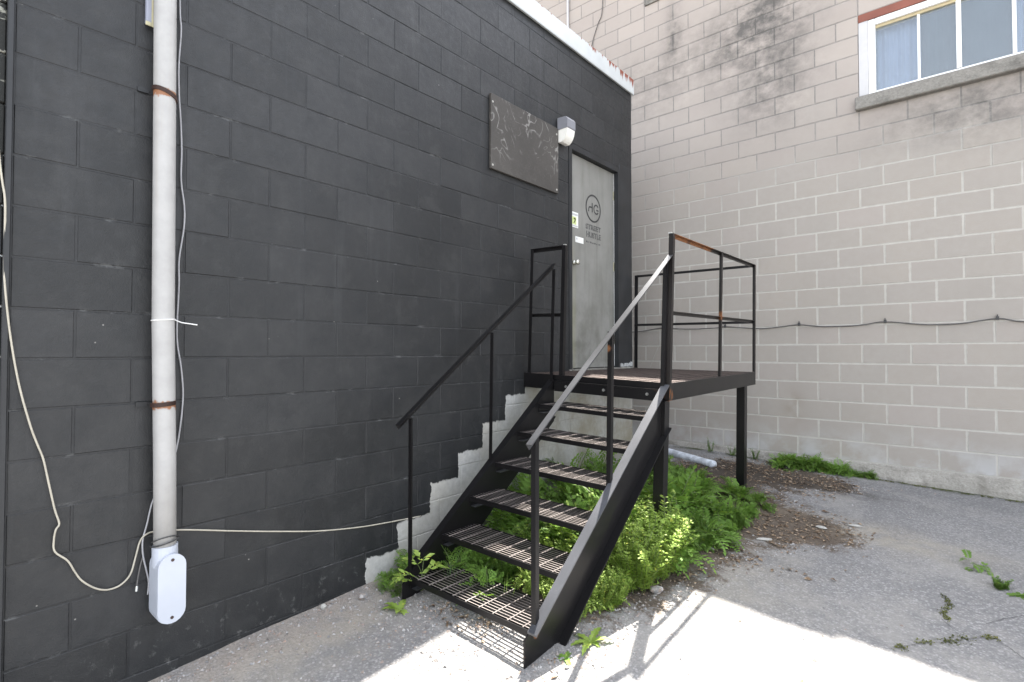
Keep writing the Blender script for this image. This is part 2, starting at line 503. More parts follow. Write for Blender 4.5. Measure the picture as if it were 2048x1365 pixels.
M['door'] = mat_door()
M['frame_dark'] = simple('charcoal_door_frame', (0.0155, 0.0168, 0.019), 0.5, 0.3, 4, bump=0.1)
M['peel'] = mat_conc('peeled_pale_plaster', (0.42, 0.43, 0.43), (0.55, 0.56, 0.55), (0.03, 0.03, 0.033), 0.9, 14.0, 0.6)
M['brass'] = simple('tarnished_lock_plate', (0.42, 0.40, 0.28), 0.4, 0.2, 30, metal=0.2)
M['chrome'] = simple('worn_silver_knob', (0.62, 0.62, 0.57), 0.22, 0.15, 30, metal=0.9)
M['paper'] = simple('white_sticker', (0.78, 0.79, 0.76), 0.5, 0.04, 30)
M['sticker_green'] = simple('pale_green_print', (0.60, 0.68, 0.30), 0.5, 0.08, 30)
M['sticker_dark'] = simple('dark_olive_print', (0.10, 0.11, 0.045), 0.5, 0.2, 60)
M['sticker_gray'] = simple('grey_print', (0.50, 0.50, 0.52), 0.5, 0.08, 60)
M['ink'] = simple('charcoal_stencil_paint', (0.035, 0.035, 0.035), 0.6, 0.3, 40)


def mat_fade():
    b = NB('faded_stencil_paint')
    n = b.noise(45.0, 3, 0.6)
    c = b.mix(b.mr(n, 0.42, 0.58), (0.07, 0.07, 0.068), (0.135, 0.135, 0.128))
    return b.fin(c, 0.6)


M['fade'] = mat_fade()


def mat_board():
    b = NB('chalk_scuffed_plywood')
    x, y, z = b.xyz()
    n1 = b.noise(2.5, 5)
    c = b.mix(b.mr(n1, 0.3, 0.7), (0.042, 0.038, 0.034), (0.066, 0.060, 0.054))
    q = b.noise(4.2, 1.5, 0.5, None, 0, 2.0)
    band = b.math('ABSOLUTE', b.math('SUBTRACT', q, 0.5))
    st = b.mr(band, 0.03, 0.006)
    st = b.math('MULTIPLY', st, b.mr(b.noise(5.5, 3), 0.45, 0.6))
    st = b.math('MULTIPLY', st, b.mr(b.math('ADD', z, b.math('MULTIPLY', n1, 0.25)), 1.66, 1.86, 0.1, 1.0))
    c = b.mix(b.math('MULTIPLY', st, 0.6), c, (0.34, 0.33, 0.315))
    q2 = b.noise(11.0, 3, 0.6, None, 0, 1.5)
    st2 = b.math('MULTIPLY', b.mr(b.math('ABSOLUTE', b.math('SUBTRACT', q2, 0.5)), 0.02, 0.0), 0.1)
    c = b.mix(st2, c, (0.2, 0.19, 0.18))
    return b.fin(c, 0.7, b.bump(b.noise(9.0, 4, 0.6, b.scale(b.pos, (1, 1, 6))), 0.2, 0.004))


M['board'] = mat_board()


def mat_hoard():
    b = NB('flaking_black_boards')
    x, y, z = b.xyz()
    n1 = b.noise(1.0, 6, 0.75, b.scale(b.pos, (1, 5, 22)))
    n2 = b.noise(14.0, 5, 0.7)
    f = b.math('ADD', b.math('MULTIPLY', n1, 0.7), b.math('MULTIPLY', n2, 0.3))
    lim = b.mr(z, 0.6, 1.5, 0.66, 0.47)
    fl = b.mr(b.math('SUBTRACT', f, lim), 0.0, 0.03)
    c = b.mix(fl, (0.012, 0.013, 0.012), b.mix(n2, (0.14, 0.14, 0.11), (0.40, 0.40, 0.36)))
    return b.fin(c, 0.75, b.bump(f, 0.6, 0.01))


M['hoard'] = mat_hoard()
M['lamp_body'] = simple('grey_lamp_housing', (0.21, 0.215, 0.24), 0.45, 0.05)


def mat_lens():
    b = NB('frosted_lamp_lens')
    m = b.fin((0.82, 0.81, 0.76), 0.35, b.bump(b.noise(60, 2), 0.2, 0.003))
    b.b.inputs['Subsurface Weight'].default_value = 0.3
    b.b.inputs['Subsurface Radius'].default_value = (0.03, 0.03, 0.03)
    return m


M['lens'] = mat_lens()
M['win_white'] = simple('white_vinyl_frame', (0.80, 0.80, 0.79), 0.4, 0.03)
M['win_trim'] = simple('pale_grey_trim', (0.50, 0.49, 0.49), 0.6, 0.05)
M['win_tan'] = simple('tan_frame_lip', (0.48, 0.40, 0.24), 0.55, 0.1)
M['lintel'] = mat_steel('red_oxide_lintel', (0.21, 0.078, 0.055), 0.7, 0.35)
M['curtain'] = simple('pale_curtain', (0.36, 0.40, 0.56), 0.9, 0.05, 3)
M['room'] = simple('dim_room_interior', (0.055, 0.06, 0.07), 0.9)
M['screen'] = simple('grey_roller_blind', (0.085, 0.10, 0.125), 0.8, 0.12, 3)


def mat_glass():
    b = NB('window_glass')
    fr = b.n('ShaderNodeFresnel')
    fr.inputs['IOR'].default_value = 1.5
    g = b.n('ShaderNodeBsdfGlossy')
    g.inputs['Roughness'].default_value = 0.015
    g.inputs['Color'].default_value = (0.95, 0.97, 1, 1)
    t = b.n('ShaderNodeBsdfTransparent')
    t.inputs['Color'].default_value = (0.86, 0.9, 0.9, 1)
    mx = b.n('ShaderNodeMixShader')
    b.link(b.math('MULTIPLY', b.math('ADD', fr.outputs[0], 0.02), 1.5, clamp=True), mx.inputs[0])
    b.link(t.outputs[0], mx.inputs[1])
    b.link(g.outputs[0], mx.inputs[2])
    b.link(mx.outputs[0], b.out.inputs[0])
    return b.m


M['glass'] = mat_glass()


def mat_leaf(name, a, c2, trans=0.35):
    b = NB(name)
    n = b.noise(11.0, 3)
    c = b.mix(b.mr(n, 0.3, 0.7), a, c2)
    c = b.mix(b.mr(b.noise(3.2, 3), 0.38, 0.62, 0.0, 0.55), c, tuple(q * 0.45 for q in a))
    c = b.mix(b.mr(b.noise(38.0, 2), 0.62, 0.7, 0, 0.6), c, (c2[0] * 1.9, c2[1] * 1.25, c2[2]))
    p = b.b
    b.put(p.inputs['Base Color'], c)
    p.inputs['Roughness'].default_value = 0.5
    p.inputs['Specular IOR Level'].default_value = 0.3
    t = b.n('ShaderNodeBsdfTranslucent')
    b.put(t.inputs['Color'], b.mix(0.5, c, (0.22, 0.36, 0.03)))
    mx = b.n('ShaderNodeMixShader')
    mx.inputs[0].default_value = trans
    b.link(p.outputs[0], mx.inputs[1])
    b.link(t.outputs[0], mx.inputs[2])
    b.link(mx.outputs[0], b.out.inputs[0])
    return b.m


M['leaf'] = mat_leaf('weed_leaf_green', (0.15, 0.28, 0.05), (0.23, 0.40, 0.075))
M['leaf_lime'] = mat_leaf('weed_leaf_lime', (0.34, 0.50, 0.085), (0.47, 0.62, 0.16))
M['leaf_blue'] = mat_leaf('grass_blade_green', (0.10, 0.19, 0.08), (0.16, 0.27, 0.12))
M['stem'] = simple('weed_stem', (0.10, 0.14, 0.04), 0.6)
M['moss'] = mat_leaf('moss_green', (0.09, 0.10, 0.022), (0.17, 0.18, 0.04), 0.1)
M['leaf_dry'] = simple('dry_brown_leaf', (0.13, 0.055, 0.025), 0.7, 0.3, 30)
M['leaf_yellow'] = simple('yellow_fallen_leaf', (0.26, 0.21, 0.03), 0.6, 0.2, 30)
M['debris'] = simple('white_debris', (0.40, 0.39, 0.36), 0.7, 0.1, 30)


def mat_litter(name, cols):
    b = NB(name)
    v = b.voro(55.0, out='Color')
    r = b.xyz(v)[0]
    st = [(i / (len(cols) - 1), c) for i, c in enumerate(cols)]
    return b.fin(b.ramp(r, st), 0.85, None, 0, 0.2)


M['litter'] = mat_litter('leaf_litter_mix', [(0.07, 0.045, 0.03), (0.20, 0.14, 0.09), (0.12, 0.08, 0.055), (0.36, 0.27, 0.18), (0.16, 0.12, 0.095), (0.44, 0.36, 0.27)])
M['gravel'] = mat_litter('mixed_grit', [(0.16, 0.15, 0.14), (0.30, 0.28, 0.26), (0.22, 0.18, 0.15), (0.44, 0.43, 0.42), (0.19, 0.19, 0.19), (0.34, 0.25, 0.20)])


# ------------------------------------------------------------------ geometry helpers
class MB:
    def __init__(s):
        s.v, s.f, s.mi = [], [], []
        s.cur = 0

    def add(s, vs, fs):
        o = len(s.v)
        s.v.extend(tuple(q) for q in vs)
        s.f.extend([tuple(i + o for i in f) for f in fs])
        s.mi.extend([s.cur] * len(fs))

    def box(s, x0, x1, y0, y1, z0, z1):
        s.add([(x0, y0, z0), (x1, y0, z0), (x1, y1, z0), (x0, y1, z0), (x0, y0, z1), (x1, y0, z1), (x1, y1, z1), (x0, y1, z1)],
              [(0, 3, 2, 1), (4, 5, 6, 7), (0, 1, 5, 4), (1, 2, 6, 5), (2, 3, 7, 6), (3, 0, 4, 7)])

    def cbox(s, x0, x1, y0, y1, z0, z1, c=0.004):
        """box with chamfered vertical and top edges (for visible blocks of stuff)"""
        prof = [(x0 + c, y0), (x1 - c, y0), (x1, y0 + c), (x1, y1 - c), (x1 - c, y1), (x0 + c, y1), (x0, y1 - c), (x0, y0 + c)]
        cx, cy = (x0 + x1) / 2, (y0 + y1) / 2
        vs = []
        for z, k in ((z0 + c, 0), (z1 - c, 0)):
            vs += [(a, b_, z) for a, b_ in prof]
        kx = 1 - 2 * c / max(1e-6, x1 - x0)
        ky = 1 - 2 * c / max(1e-6, y1 - y0)
        top = [(cx + (a - cx) * kx, cy + (b_ - cy) * ky, z1) for a, b_ in prof]
        bot = [(cx + (a - cx) * kx, cy + (b_ - cy) * ky, z0) for a, b_ in prof]
        vs += top + bot
        fs = [(i, (i + 1) % 8, 8 + (i + 1) % 8, 8 + i) for i in range(8)]
        fs += [(8 + i, 8 + (i + 1) % 8, 16 + (i + 1) % 8, 16 + i) for i in range(8)]
        fs += [(24 + i, 24 + (i + 1) % 8, (i + 1) % 8, i) for i in range(8)]
        fs += [tuple(range(16, 24)), tuple(range(31, 23, -1))]
        s.add(vs, fs)

    def prism(s, poly, axis, a, b):
        """polygon (list of 2D points) swept along an axis from a to b"""
        n = len(poly)

        def P(p, t):
            if axis == 0:
                return (t, p[0], p[1])
            if axis == 1:
                return (p[0], t, p[1])
            return (p[0], p[1], t)
        vs = [P(p, a) for p in poly] + [P(p, b) for p in poly]
        fs = [(i, (i + 1) % n, n + (i + 1) % n, n + i) for i in range(n)]
        fs += [tuple(range(n - 1, -1, -1)), tuple(range(n, 2 * n))]
        s.add(vs, fs)

    def sweep(s, poly, p0, p1, up=(0, 0, 1)):
        """2D profile (u sideways, w up) swept straight from p0 to p1"""
        p0, p1 = Vector(p0), Vector(p1)
        d = (p1 - p0).normalized()
        side = d.cross(Vector(up)).normalized()
        u2 = side.cross(d).normalized()
        n = len(poly)
        vs = [p0 + side * a + u2 * b for a, b in poly] + [p1 + side * a + u2 * b for a, b in poly]
        fs = [(i, (i + 1) % n, n + (i + 1) % n, n + i) for i in range(n)]
        fs += [tuple(range(n - 1, -1, -1)), tuple(range(n, 2 * n))]
        s.add(vs, fs)

    def tube(s, pts, r, n=8, cap=True):
        pts = [Vector(p) for p in pts]
        m = len(pts)
        rs = r if isinstance(r, (list, tuple)) else [r] * m
        ref = Vector((0.31, 0.17, 0.93))
        vs = []
        for i, p in enumerate(pts):
            t = (pts[min(i + 1, m - 1)] - pts[max(i - 1, 0)]).normalized()
            if abs(t.dot(ref)) > 0.95:
                ref = Vector((0.9, 0.3, 0.1))
            a = t.cross(ref).normalized()
            c = t.cross(a)
            ref = ref if i == 0 else a.cross(t)
            for k in range(n):
                w = 2 * math.pi * k / n
                vs.append(p + (a * math.cos(w) + c * math.sin(w)) * rs[i])
        fs = []
        for i in range(m - 1):
            for k in range(n):
                fs.append((i * n + k, i * n + (k + 1) % n, (i + 1) * n + (k + 1) % n, (i + 1) * n + k))
        if cap:
            fs.append(tuple(range(n - 1, -1, -1)))
            fs.append(tuple((m - 1) * n + k for k in range(n)))
        s.add(vs, fs)

    def warp(s, fn):
        s.v = [fn(*q) for q in s.v]
        return s

    def mesh(s, name, mats, smooth=False):
        me = bpy.data.meshes.new(name)
        me.from_pydata([tuple(q) for q in s.v], [], s.f)
        for m in (mats if isinstance(mats, (list, tuple)) else [mats]):
            me.materials.append(m)
        if isinstance(mats, (list, tuple)) and len(mats) > 1:
            me.polygons.foreach_set('material_index', s.mi)
        if smooth:
            me.polygons.foreach_set('use_smooth', [True] * len(me.polygons))
        me.update()
        return me


def link(name, me, parent=None, loc=None):
    o = bpy.data.objects.new(name, me)
    COL.objects.link(o)
    if parent is not None:
        o.parent = parent
    if loc is not None:
        o.location = loc
    return o


def wloc(o):
    v = Vector(o.location)
    while o.parent is not None:
        o = o.parent
        v = v + Vector(o.location)
    return v


def build(mb, name, mats, parent=None, smooth=False, kind=None, base=None):
    """mb holds world coordinates; the object's origin goes to its own base"""
    if base is None:
        xs = [q[0] for q in mb.v]; ys = [q[1] for q in mb.v]; zs = [q[2] for q in mb.v]
        base = Vector(((min(xs) + max(xs)) / 2, (min(ys) + max(ys)) / 2, min(zs)))
    base = Vector(base)
    mb.v = [(q[0] - base.x, q[1] - base.y, q[2] - base.z) for q in mb.v]
    me = mb.mesh(name, mats, smooth)
    o = link(name, me, parent)
    o.location = base - (wloc(parent) if parent is not None else Vector((0, 0, 0)))
    if kind:
        o['kind'] = kind
    return o


def thing(name, label, cat, loc=(0, 0, 0), group=None):
    o = bpy.data.objects.new(name, None)
    COL.objects.link(o)
    o.location = loc
    o.empty_display_size = 0.1
    tag(o, label, cat, group)
    return o


def tag(o, label, cat, group=None):
    o['label'] = label
    o['category'] = cat
    if group:
        o['group'] = group
    return o


def smooth_path(pts, n=6):
    """Catmull-Rom through points"""
    pts = [Vector(p) for p in pts]
    out = []
    for i in range(len(pts) - 1):
        p0 = pts[max(i - 1, 0)]; p1 = pts[i]; p2 = pts[i + 1]; p3 = pts[min(i + 2, len(pts) - 1)]
        for k in range(n):
            t = k / n
            out.append(0.5 * ((2 * p1) + (p2 - p0) * t + (2 * p0 - 5 * p1 + 4 * p2 - p3) * t * t + (3 * p1 - p0 - 3 * p2 + p3) * t ** 3))
    out.append(pts[-1])
    return out


def clip(v, a, b):
    return max(a, min(b, v))


def ground_z(x, y):
    z = -1.20 + 0.053 * clip(y, -7, 0.2) - 0.035 * clip(x, -0.5, 3.5)
    z += 0.05 * math.exp(-((x - 0.7) / 0.7) ** 2 - ((y + 1.7) / 1.2) ** 2)
    if -3 < x < 6 and -9 < y < 0.3:
        z += 0.010 * (noise.noise((x * 1.6, y * 1.6, 3.0))) + 0.004 * noise.noise((x * 7, y * 7, 1.0))
    return z


# ------------------------------------------------------------------ ground sheet
def axis_coords(lo, hi, step, far):
    out = [-far, -far * 0.4, -far * 0.15, lo - 6, lo - 2]
    n = int(round((hi - lo) / step))
    out += [lo + i * step for i in range(n + 1)]
    out += [hi + 2, hi + 6, far * 0.15, far * 0.4, far]
    return sorted(set(out))


gx = axis_coords(-1.0, 4.5, 0.06, 150.0)
gy = axis_coords(-7.0, 0.3, 0.06, 150.0)
g = MB()
g.v = [(a, b, ground_z(a, b)) for b in gy for a in gx]
nx = len(gx)
g.f = [(j * nx + i, j * nx + i + 1, (j + 1) * nx + i + 1, (j + 1) * nx + i) for j in range(len(gy) - 1) for i in range(nx - 1)]
g.mi = [0] * len(g.f)
go = link('ground', g.mesh('ground', M['ground'], True))
go['kind'] = 'structure'

# ------------------------------------------------------------------ block masonry
_cache = {}


def block_mesh(w, h, bev, mat, key):
    """front face looks along +X, width along Y, height along Z, centred; 5 cm deep"""
    k = (round(w, 3), round(h, 3), key)
    if k in _cache:
        return _cache[k]
    m = MB()
    a, c = w / 2, h / 2
    i, j = a - bev, c - bev
    vs = [(0, -i, -j), (0, i, -j), (0, i, j), (0, -i, j),
          (-bev, -a, -c), (-bev, a, -c), (-bev, a, c), (-bev, -a, c),
          (-0.05, -a, -c), (-0.05, a, -c), (-0.05, a, c), (-0.05, -a, c)]
    fs = [(0, 1, 2, 3)] + [(4 + q, 4 + (q + 1) % 4, (q + 1) % 4, q) for q in range(4)] + [(8 + q, 8 + (q + 1) % 4, 4 + (q + 1) % 4, 4 + q) for q in range(4)]
    m.add(vs, fs)
    me = m.mesh('block', mat)
    _cache[k] = me
    return me


def minus(iv, cut):
    """interval list minus a cut interval"""
    out = []
    for a, b in iv:
        if cut[1] <= a or cut[0] >= b:
            out.append((a, b))
        else:
            if cut[0] > a:
                out.append((a, cut[0]))
            if cut[1] < b:
                out.append((cut[1], b))
    return out


# ---- charcoal building (its long wall is the plane x = 0, facing +x)
Y0, ZD = -6.2505, 0.17505
Y_END = -1.178
dark = thing('painted_building', 'low charcoal painted block building with grey door at the top of the stairs', 'building', (0, -3.7, -1.4))
DOOR = (-2.412, -1.452, -0.172, 1.985)       # rough opening y0 y1 z0 z1
ROOF = 2.93
core = MB()
xf = -0.0022
for (a, b, c, d) in [(Y0, DOOR[0], -2.0, ROOF), (DOOR[1], Y_END, -2.0, ROOF), (DOOR[0], DOOR[1], DOOR[3], ROOF), (DOOR[0], DOOR[1], -2.0, DOOR[2])]:
    core.box(-0.2, xf, a, b, c, d)
build(core, 'mortar', M['dark_joint'], dark)
jw = 0.0055
for j in range(-14, 9):                       # course between bed joints j and j+1
    z1, z0 = ZD - B * j - jw / 2, ZD - B * (j + 1) + jw / 2
    if z0 > ROOF - 0.02:
        continue
    z1 = min(z1, ROOF - 0.004)
    par = 1 if j % 2 == 0 else 0
    ks = [0] + [k for k in range(1, 26) if k % 2 == par] + [25]
    ks = sorted(set(ks))
    for ka, kb in zip(ks[:-1], ks[1:]):
        ya, yb = Y0 + B * ka + jw / 2, Y0 + B * kb - jw / 2
        if kb == 25:
            yb = Y_END
        iv = [(ya, yb)]
        if z0 < DOOR[3] and z1 > DOOR[2]:
            if z0 < DOOR[2] - 0.05 or z1 > DOOR[3] + 0.05:
                pass
            iv = minus(iv, (DOOR[0] - 0.0, DOOR[1] + 0.0))
        # smooth rendered pier right of the door
        if z1 > -0.16 and z0 < 2.05:
            iv = minus(iv, (-1.46, Y_END + 0.01))
        for (p, q) in iv:
            if q - p < 0.03 or z1 - z0 < 0.02:
                continue
            if z1 < -1.62:
                continue
            o = link('block', block_mesh(q - p, z1 - z0, 0.0035, M['dark'], 'd'), dark)
            o.location = Vector((R.uniform(-0.0012, 0.0012), (p + q) / 2, (z0 + z1) / 2)) - dark.location
            o.rotation_euler = (0, R.uniform(-0.004, 0.004), R.uniform(-0.003, 0.003))
# filler strip of wall where courses were cut at the door head, smooth pier, returns
p = MB()
p.cbox(-0.19, 0.0015, -1.452, Y_END, -0.158, 2.052, 0.004)
build(p, 'rendered_pier', M['frame_dark'], dark)
p = MB()
pv = []
for i in range(29):
    y = -1.452 + 0.272 * i / 28
    h = 0.022 + 0.03 * abs(noise.noise((y * 23, 1.5, 0))) + 0.022 * R.random() * (0.4 + 0.6 * (i % 3 == 0))
    pv += [(0.0045, y, -0.16), (0.0045, y, -0.16 + h), (0.0005, y, -0.158 + h)]
p.add(pv, [q for i in range(28) for q in ((3 * i, 3 * i + 3, 3 * i + 4, 3 * i + 1), (3 * i + 1, 3 * i + 4, 3 * i + 5, 3 * i + 2))])
build(p, 'peeled_plaster', M['peel'], dark)
p = MB()
p.box(-0.195, -0.0002, -2.405, -2.345, -0.17, 0.02)
p.box(-0.1, 0.03, -2.36, -1.47, -0.215, -0.168)
build(p, 'door_sill', M['sill'], dark)
# flanks, back and roof of the building
p = MB()
p.box(-5.0, -0.2, Y_END - 0.19, Y_END, -2.0, ROOF)
build(p, 'end_wall', M['frame_dark'], dark)
p = MB()
p.box(-5.0, -0.2, Y0, Y0 + 0.19, -2.0, ROOF)
build(p, 'end_wall', M['frame_dark'], dark)
p = MB()
p.box(-5.0, 0.0, Y0, Y_END, ROOF, ROOF + 0.03)
build(p, 'roof', M['roof'], dark)
# white metal coping along the eaves
p = MB()
p.prism([(0.003, 2.908), (0.026, 2.902), (0.030, 2.912), (0.030, 3.07), (0.012, 3.085), (-0.16, 3.085), (-0.16, 2.96), (0.003, 2.96)], 1, Y0, Y_END + 0.012)
build(p, 'coping', M['flash'], dark)

# door (part of the building) with its fittings as sub-parts
p = MB()
fy0, fy1, fz1 = -2.404, -1.456, 1.98
p.box(-0.11, 0.004, fy0 - 0.006, fy0 + 0.045, -0.165, fz1)
p.box(-0.11, 0.004, fy1 - 0.03, fy1 + 0.022, -0.165, fz1)
p.box(-0.11, 0.0035, fy0 + 0.046, fy1 - 0.031, fz1 - 0.035, fz1 + 0.02)
build(p, 'door_frame', M['frame_dark'], dark)
p = MB()
DX = -0.05
p.cbox(DX - 0.045, DX, -2.355, -1.49, -0.158, 1.94, 0.003)
door = build(p, 'door', M['door'], dark)


def card(name, y0, y1, z0, z1, mat, x=DX, t=0.002):
    q = MB()
    q.box(x + 0.0004, x + t, y0, y1, z0, z1)
    return build(q, name, mat, door)


card('sticker', -2.333, -2.180, 1.219, 1.369, M['paper'])
card('sticker_print', -2.300, -2.215, 1.247, 1.322, M['sticker_green'], DX + 0.002)
q = MB()
q.tube([(DX + 0.0045, -2.262 + 0.0, 1.306), (DX + 0.0045, -2.243, 1.304), (DX + 0.0045, -2.236, 1.292), (DX + 0.0045, -2.247, 1.272), (DX + 0.0045, -2.262, 1.258)], [0.006, 0.009, 0.0085, 0.007, 0.004], 6)
build(q, 'sticker_figure', M['sticker_dark'], door)
card('sticker_heading', -2.322, -2.19, 1.337, 1.355, M['sticker_gray'], DX + 0.002)
card('sticker_footer', -2.322, -2.19, 1.227, 1.240, M['sticker_gray'], DX + 0.002)
card('label_card', -2.229, -2.086, 1.078, 1.136, M['paper'])
card('label_print', -2.216, -2.196, 1.104, 1.124, M['sticker_gray'], DX + 0.002)
# round emblem: ring with two stencilled letters
q = MB()
cy, cz, ro, ri = -1.90, 1.472, 0.143, 0.126
N = 48
vs = []
for k in range(N):
    w = 2 * math.pi * k / N
    for r_ in (ri, ro):
        vs.append((DX + 0.0018, cy + r_ * math.cos(w), cz + r_ * math.sin(w)))
        vs.append((DX + 0.0003, cy + r_ * math.cos(w), cz + r_ * math.sin(w)))
fs = []
for k in range(N):
    a, b_ = 4 * k, 4 * ((k + 1) % N)
    fs += [(a, a + 2, b_ + 2, b_), (a + 2, a + 3, b_ + 3, b_ + 2), (a + 1, a, b_, b_ + 1)]
q.add(vs, fs)


def stroke(q, pts, w, x=DX + 0.0018):
    """flat pen stroke in the door plane; points (y, z)"""
    pts = [Vector((a, b_)) for a, b_ in pts]
    L, Rr = [], []
    for i, p_ in enumerate(pts):
        t = (pts[min(i + 1, len(pts) - 1)] - pts[max(i - 1, 0)]).normalized()
        nrm = Vector((-t.y, t.x)) * w / 2
        L.append(p_ + nrm)
        Rr.append(p_ - nrm)
    vs = [(x, a.x, a.y) for a in L] + [(x, a.x, a.y) for a in Rr]
    n = len(pts)
    vs += [(DX + 0.0003, a[1], a[2]) for a in vs]
    fs = [(i, n + i, n + i + 1, i + 1) for i in range(n - 1)]
    q.add(vs, fs)


def arc(cy, cz, r, a0, a1, n=12, ky=1.0):
    return [(cy + ky * r * math.cos(rad(a0 + (a1 - a0) * i / n)), cz + r * math.sin(rad(a0 + (a1 - a0) * i / n))) for i in range(n + 1)]


# left letter: tall right stem with a bent left leg joined to it; right letter: open G
stroke(q, [(cy - 0.022, cz + 0.055), (cy - 0.022, cz - 0.042)], 0.017)
stroke(q, [(cy - 0.014, cz + 0.007), (cy - 0.062, cz + 0.007), (cy - 0.080, cz + 0.002), (cy - 0.088, cz - 0.014), (cy - 0.089, cz - 0.045)], 0.015)
stroke(q, arc(cy + 0.055, cz, 0.045, 35, 325, 22), 0.016)
stroke(q, [(cy + 0.055, cz - 0.006), (cy + 0.099, cz - 0.006)], 0.014)
build(q, 'emblem', M['ink'], door)


def lettering(txt, yc, zc, size, width, mat, name='lettering', bold=0.0):
    cu = bpy.data.curves.new(name, 'FONT')
    cu.body = txt
    cu.align_x = 'CENTER'
    cu.align_y = 'CENTER'
    cu.size = size
    cu.extrude = 0.0005
    cu.offset = bold
    o = bpy.data.objects.new(name, cu)
    COL.objects.link(o)
    bpy.context.view_layer.update()
    dg = bpy.context.evaluated_depsgraph_get()
    me = bpy.data.meshes.new_from_object(o.evaluated_get(dg))
    bpy.data.objects.remove(o)
    xs = [v.co.x for v in me.vertices]
    k = width / (max(xs) - min(xs))
    for v in me.vertices:
        a, b_, c = v.co
        v.co = (c, a * k, b_)
    me.materials.clear()
    me.materials.append(mat)
    ob = link(name, me, door)
    ob.location = Vector((DX + 0.0016, yc, zc)) - wloc(door)
    return ob


lettering('STREET', -1.90, 1.268, 0.072, 0.29, M['fade'], bold=0.003)
lettering('HUSTLE', -1.897, 1.190, 0.078, 0.275, M['fade'], bold=0.003)
q = MB()
for i, (a, w) in enumerate([(-2.035, 0.022), (-2.005, 0.016), (-1.965, 0.03), (-1.925, 0.028), (-1.885, 0.03), (-1.845, 0.022), (-1.80, 0.03)]):
    q.box(DX + 0.0004, DX + 0.0018, a, a + w, 1.108, 1.120 if i % 2 else 1.124)
build(q, 'faded_line', M['fade'], door)
# lock plate and knob, hinges
q = MB()
q.cbox(DX, DX + 0.012, -2.337, -2.300, 0.815, 0.935, 0.004)
build(q, 'lock_plate', M['brass'], door)
q = MB()
q.tube([(DX, -2.262, 0.868), (DX + 0.02, -2.262, 0.868)], 0.022, 12)
q.tube([(DX + 0.02, -2.262, 0.868), (DX + 0.035, -2.262, 0.868), (DX + 0.045, -2.262, 0.868), (DX + 0.062, -2.262, 0.868), (DX + 0.068, -2.262, 0.868)], [0.012, 0.02, 0.027, 0.025, 0.012], 12)
build(q, 'knob', M['chrome'], door, smooth=True)
for zc in (1.695, 0.922, 0.136):
    q = MB()
    q.tube([(DX + 0.004, -1.476, zc - 0.05), (DX + 0.004, -1.476, zc + 0.05)], 0.0075, 8)
    q.box(DX + 0.0005, DX + 0.003, -1.505, -1.478, zc - 0.048, zc + 0.048)
    build(q, 'hinge', M['brass'], door)
q = MB()
q.box(DX + 0.0004, DX + 0.003, -1.4895, -1.4815, -0.15, 1.94)
build(q, 'door_edge_strip', M['win_white'], door)

# ---- grey building (its long wall is the plane y = 0, facing -y)
X0, ZR = -0.4265, 0.0812
GT, GT2 = 4.69, 5.75
gray = thing('block_building', 'tall grey concrete block building with a white slider window and sooty stains', 'building', (1.4, 0.0, -1.3))
WIN = (2.0119, 4.0439, 2.5196, 3.5356)
core = MB()
for (a, b, c, d) in [(-0.42, WIN[0], -2.2, GT), (WIN[1], 9.0, -2.2, GT), (WIN[0], WIN[1], -2.2, WIN[2]), (WIN[0], WIN[1], WIN[3], GT)]:
    core.box(a, b, 0.0022, 0.2, c, d)
core.box(-9.0, -0.42, 0.0022, 0.2, -2.2, GT2)
build(core, 'mortar', M['gray_joint'], gray)
jw = 0.0118
cand = []
for j in range(-28, 6):
    z1, z0 = ZR - B * j - jw / 2, ZR - B * (j + 1) + jw / 2
    zt = GT2
    par = 1 if j % 2 else 0
    h = -36
    hs = [k for k in range(-40, 44) if k % 2 == par]
    for ha, hb in zip(hs[:-1], hs[1:]):
        a, b = X0 + B * ha + jw / 2, X0 + B * hb - jw / 2
        if b < -8.9 or a > 8.5:
            continue
        iv = [(a, b)]
        if (a < -0.42 < b):
            iv = [(a, -0.4265 - jw / 2), (-0.4265 + jw / 2, b)] if z1 > GT else iv
        if z0 < WIN[3] - 0.01 and z1 > WIN[2] + 0.01:
            iv = minus(iv, (WIN[0] - 0.001, WIN[1] + 0.001))
        for (p0, p1) in iv:
            top = GT2 if p1 < -0.40 else GT
            zz1 = min(z1, top)
            if p1 - p0 < 0.03 or zz1 - z0 < 0.03:
                continue
            xc, zc = (p0 + p1) / 2, (z0 + zz1) / 2
            cand.append((p0, p1, z0, zz1, xc, zc))
camv = Vector(cam.location)
fwv = Vector((math.sin(-0.7157), math.cos(-0.7157), 0.0206))
rtv = Vector((math.cos(-0.7157), -math.sin(-0.7157), 0))


def in_view(x, y, z, mg=40):
    d = Vector((x, y, z)) - camv
    zz = d.dot(fwv)
    if zz < 0.1:
        return False
    u = 1024 + 1052.34 * d.dot(rtv) / zz
    v = 682.5 - 1052.34 * (d.z - 0.0206 * zz) / zz
    return -mg < u < 2048 + mg and -mg < v < 1365 + mg


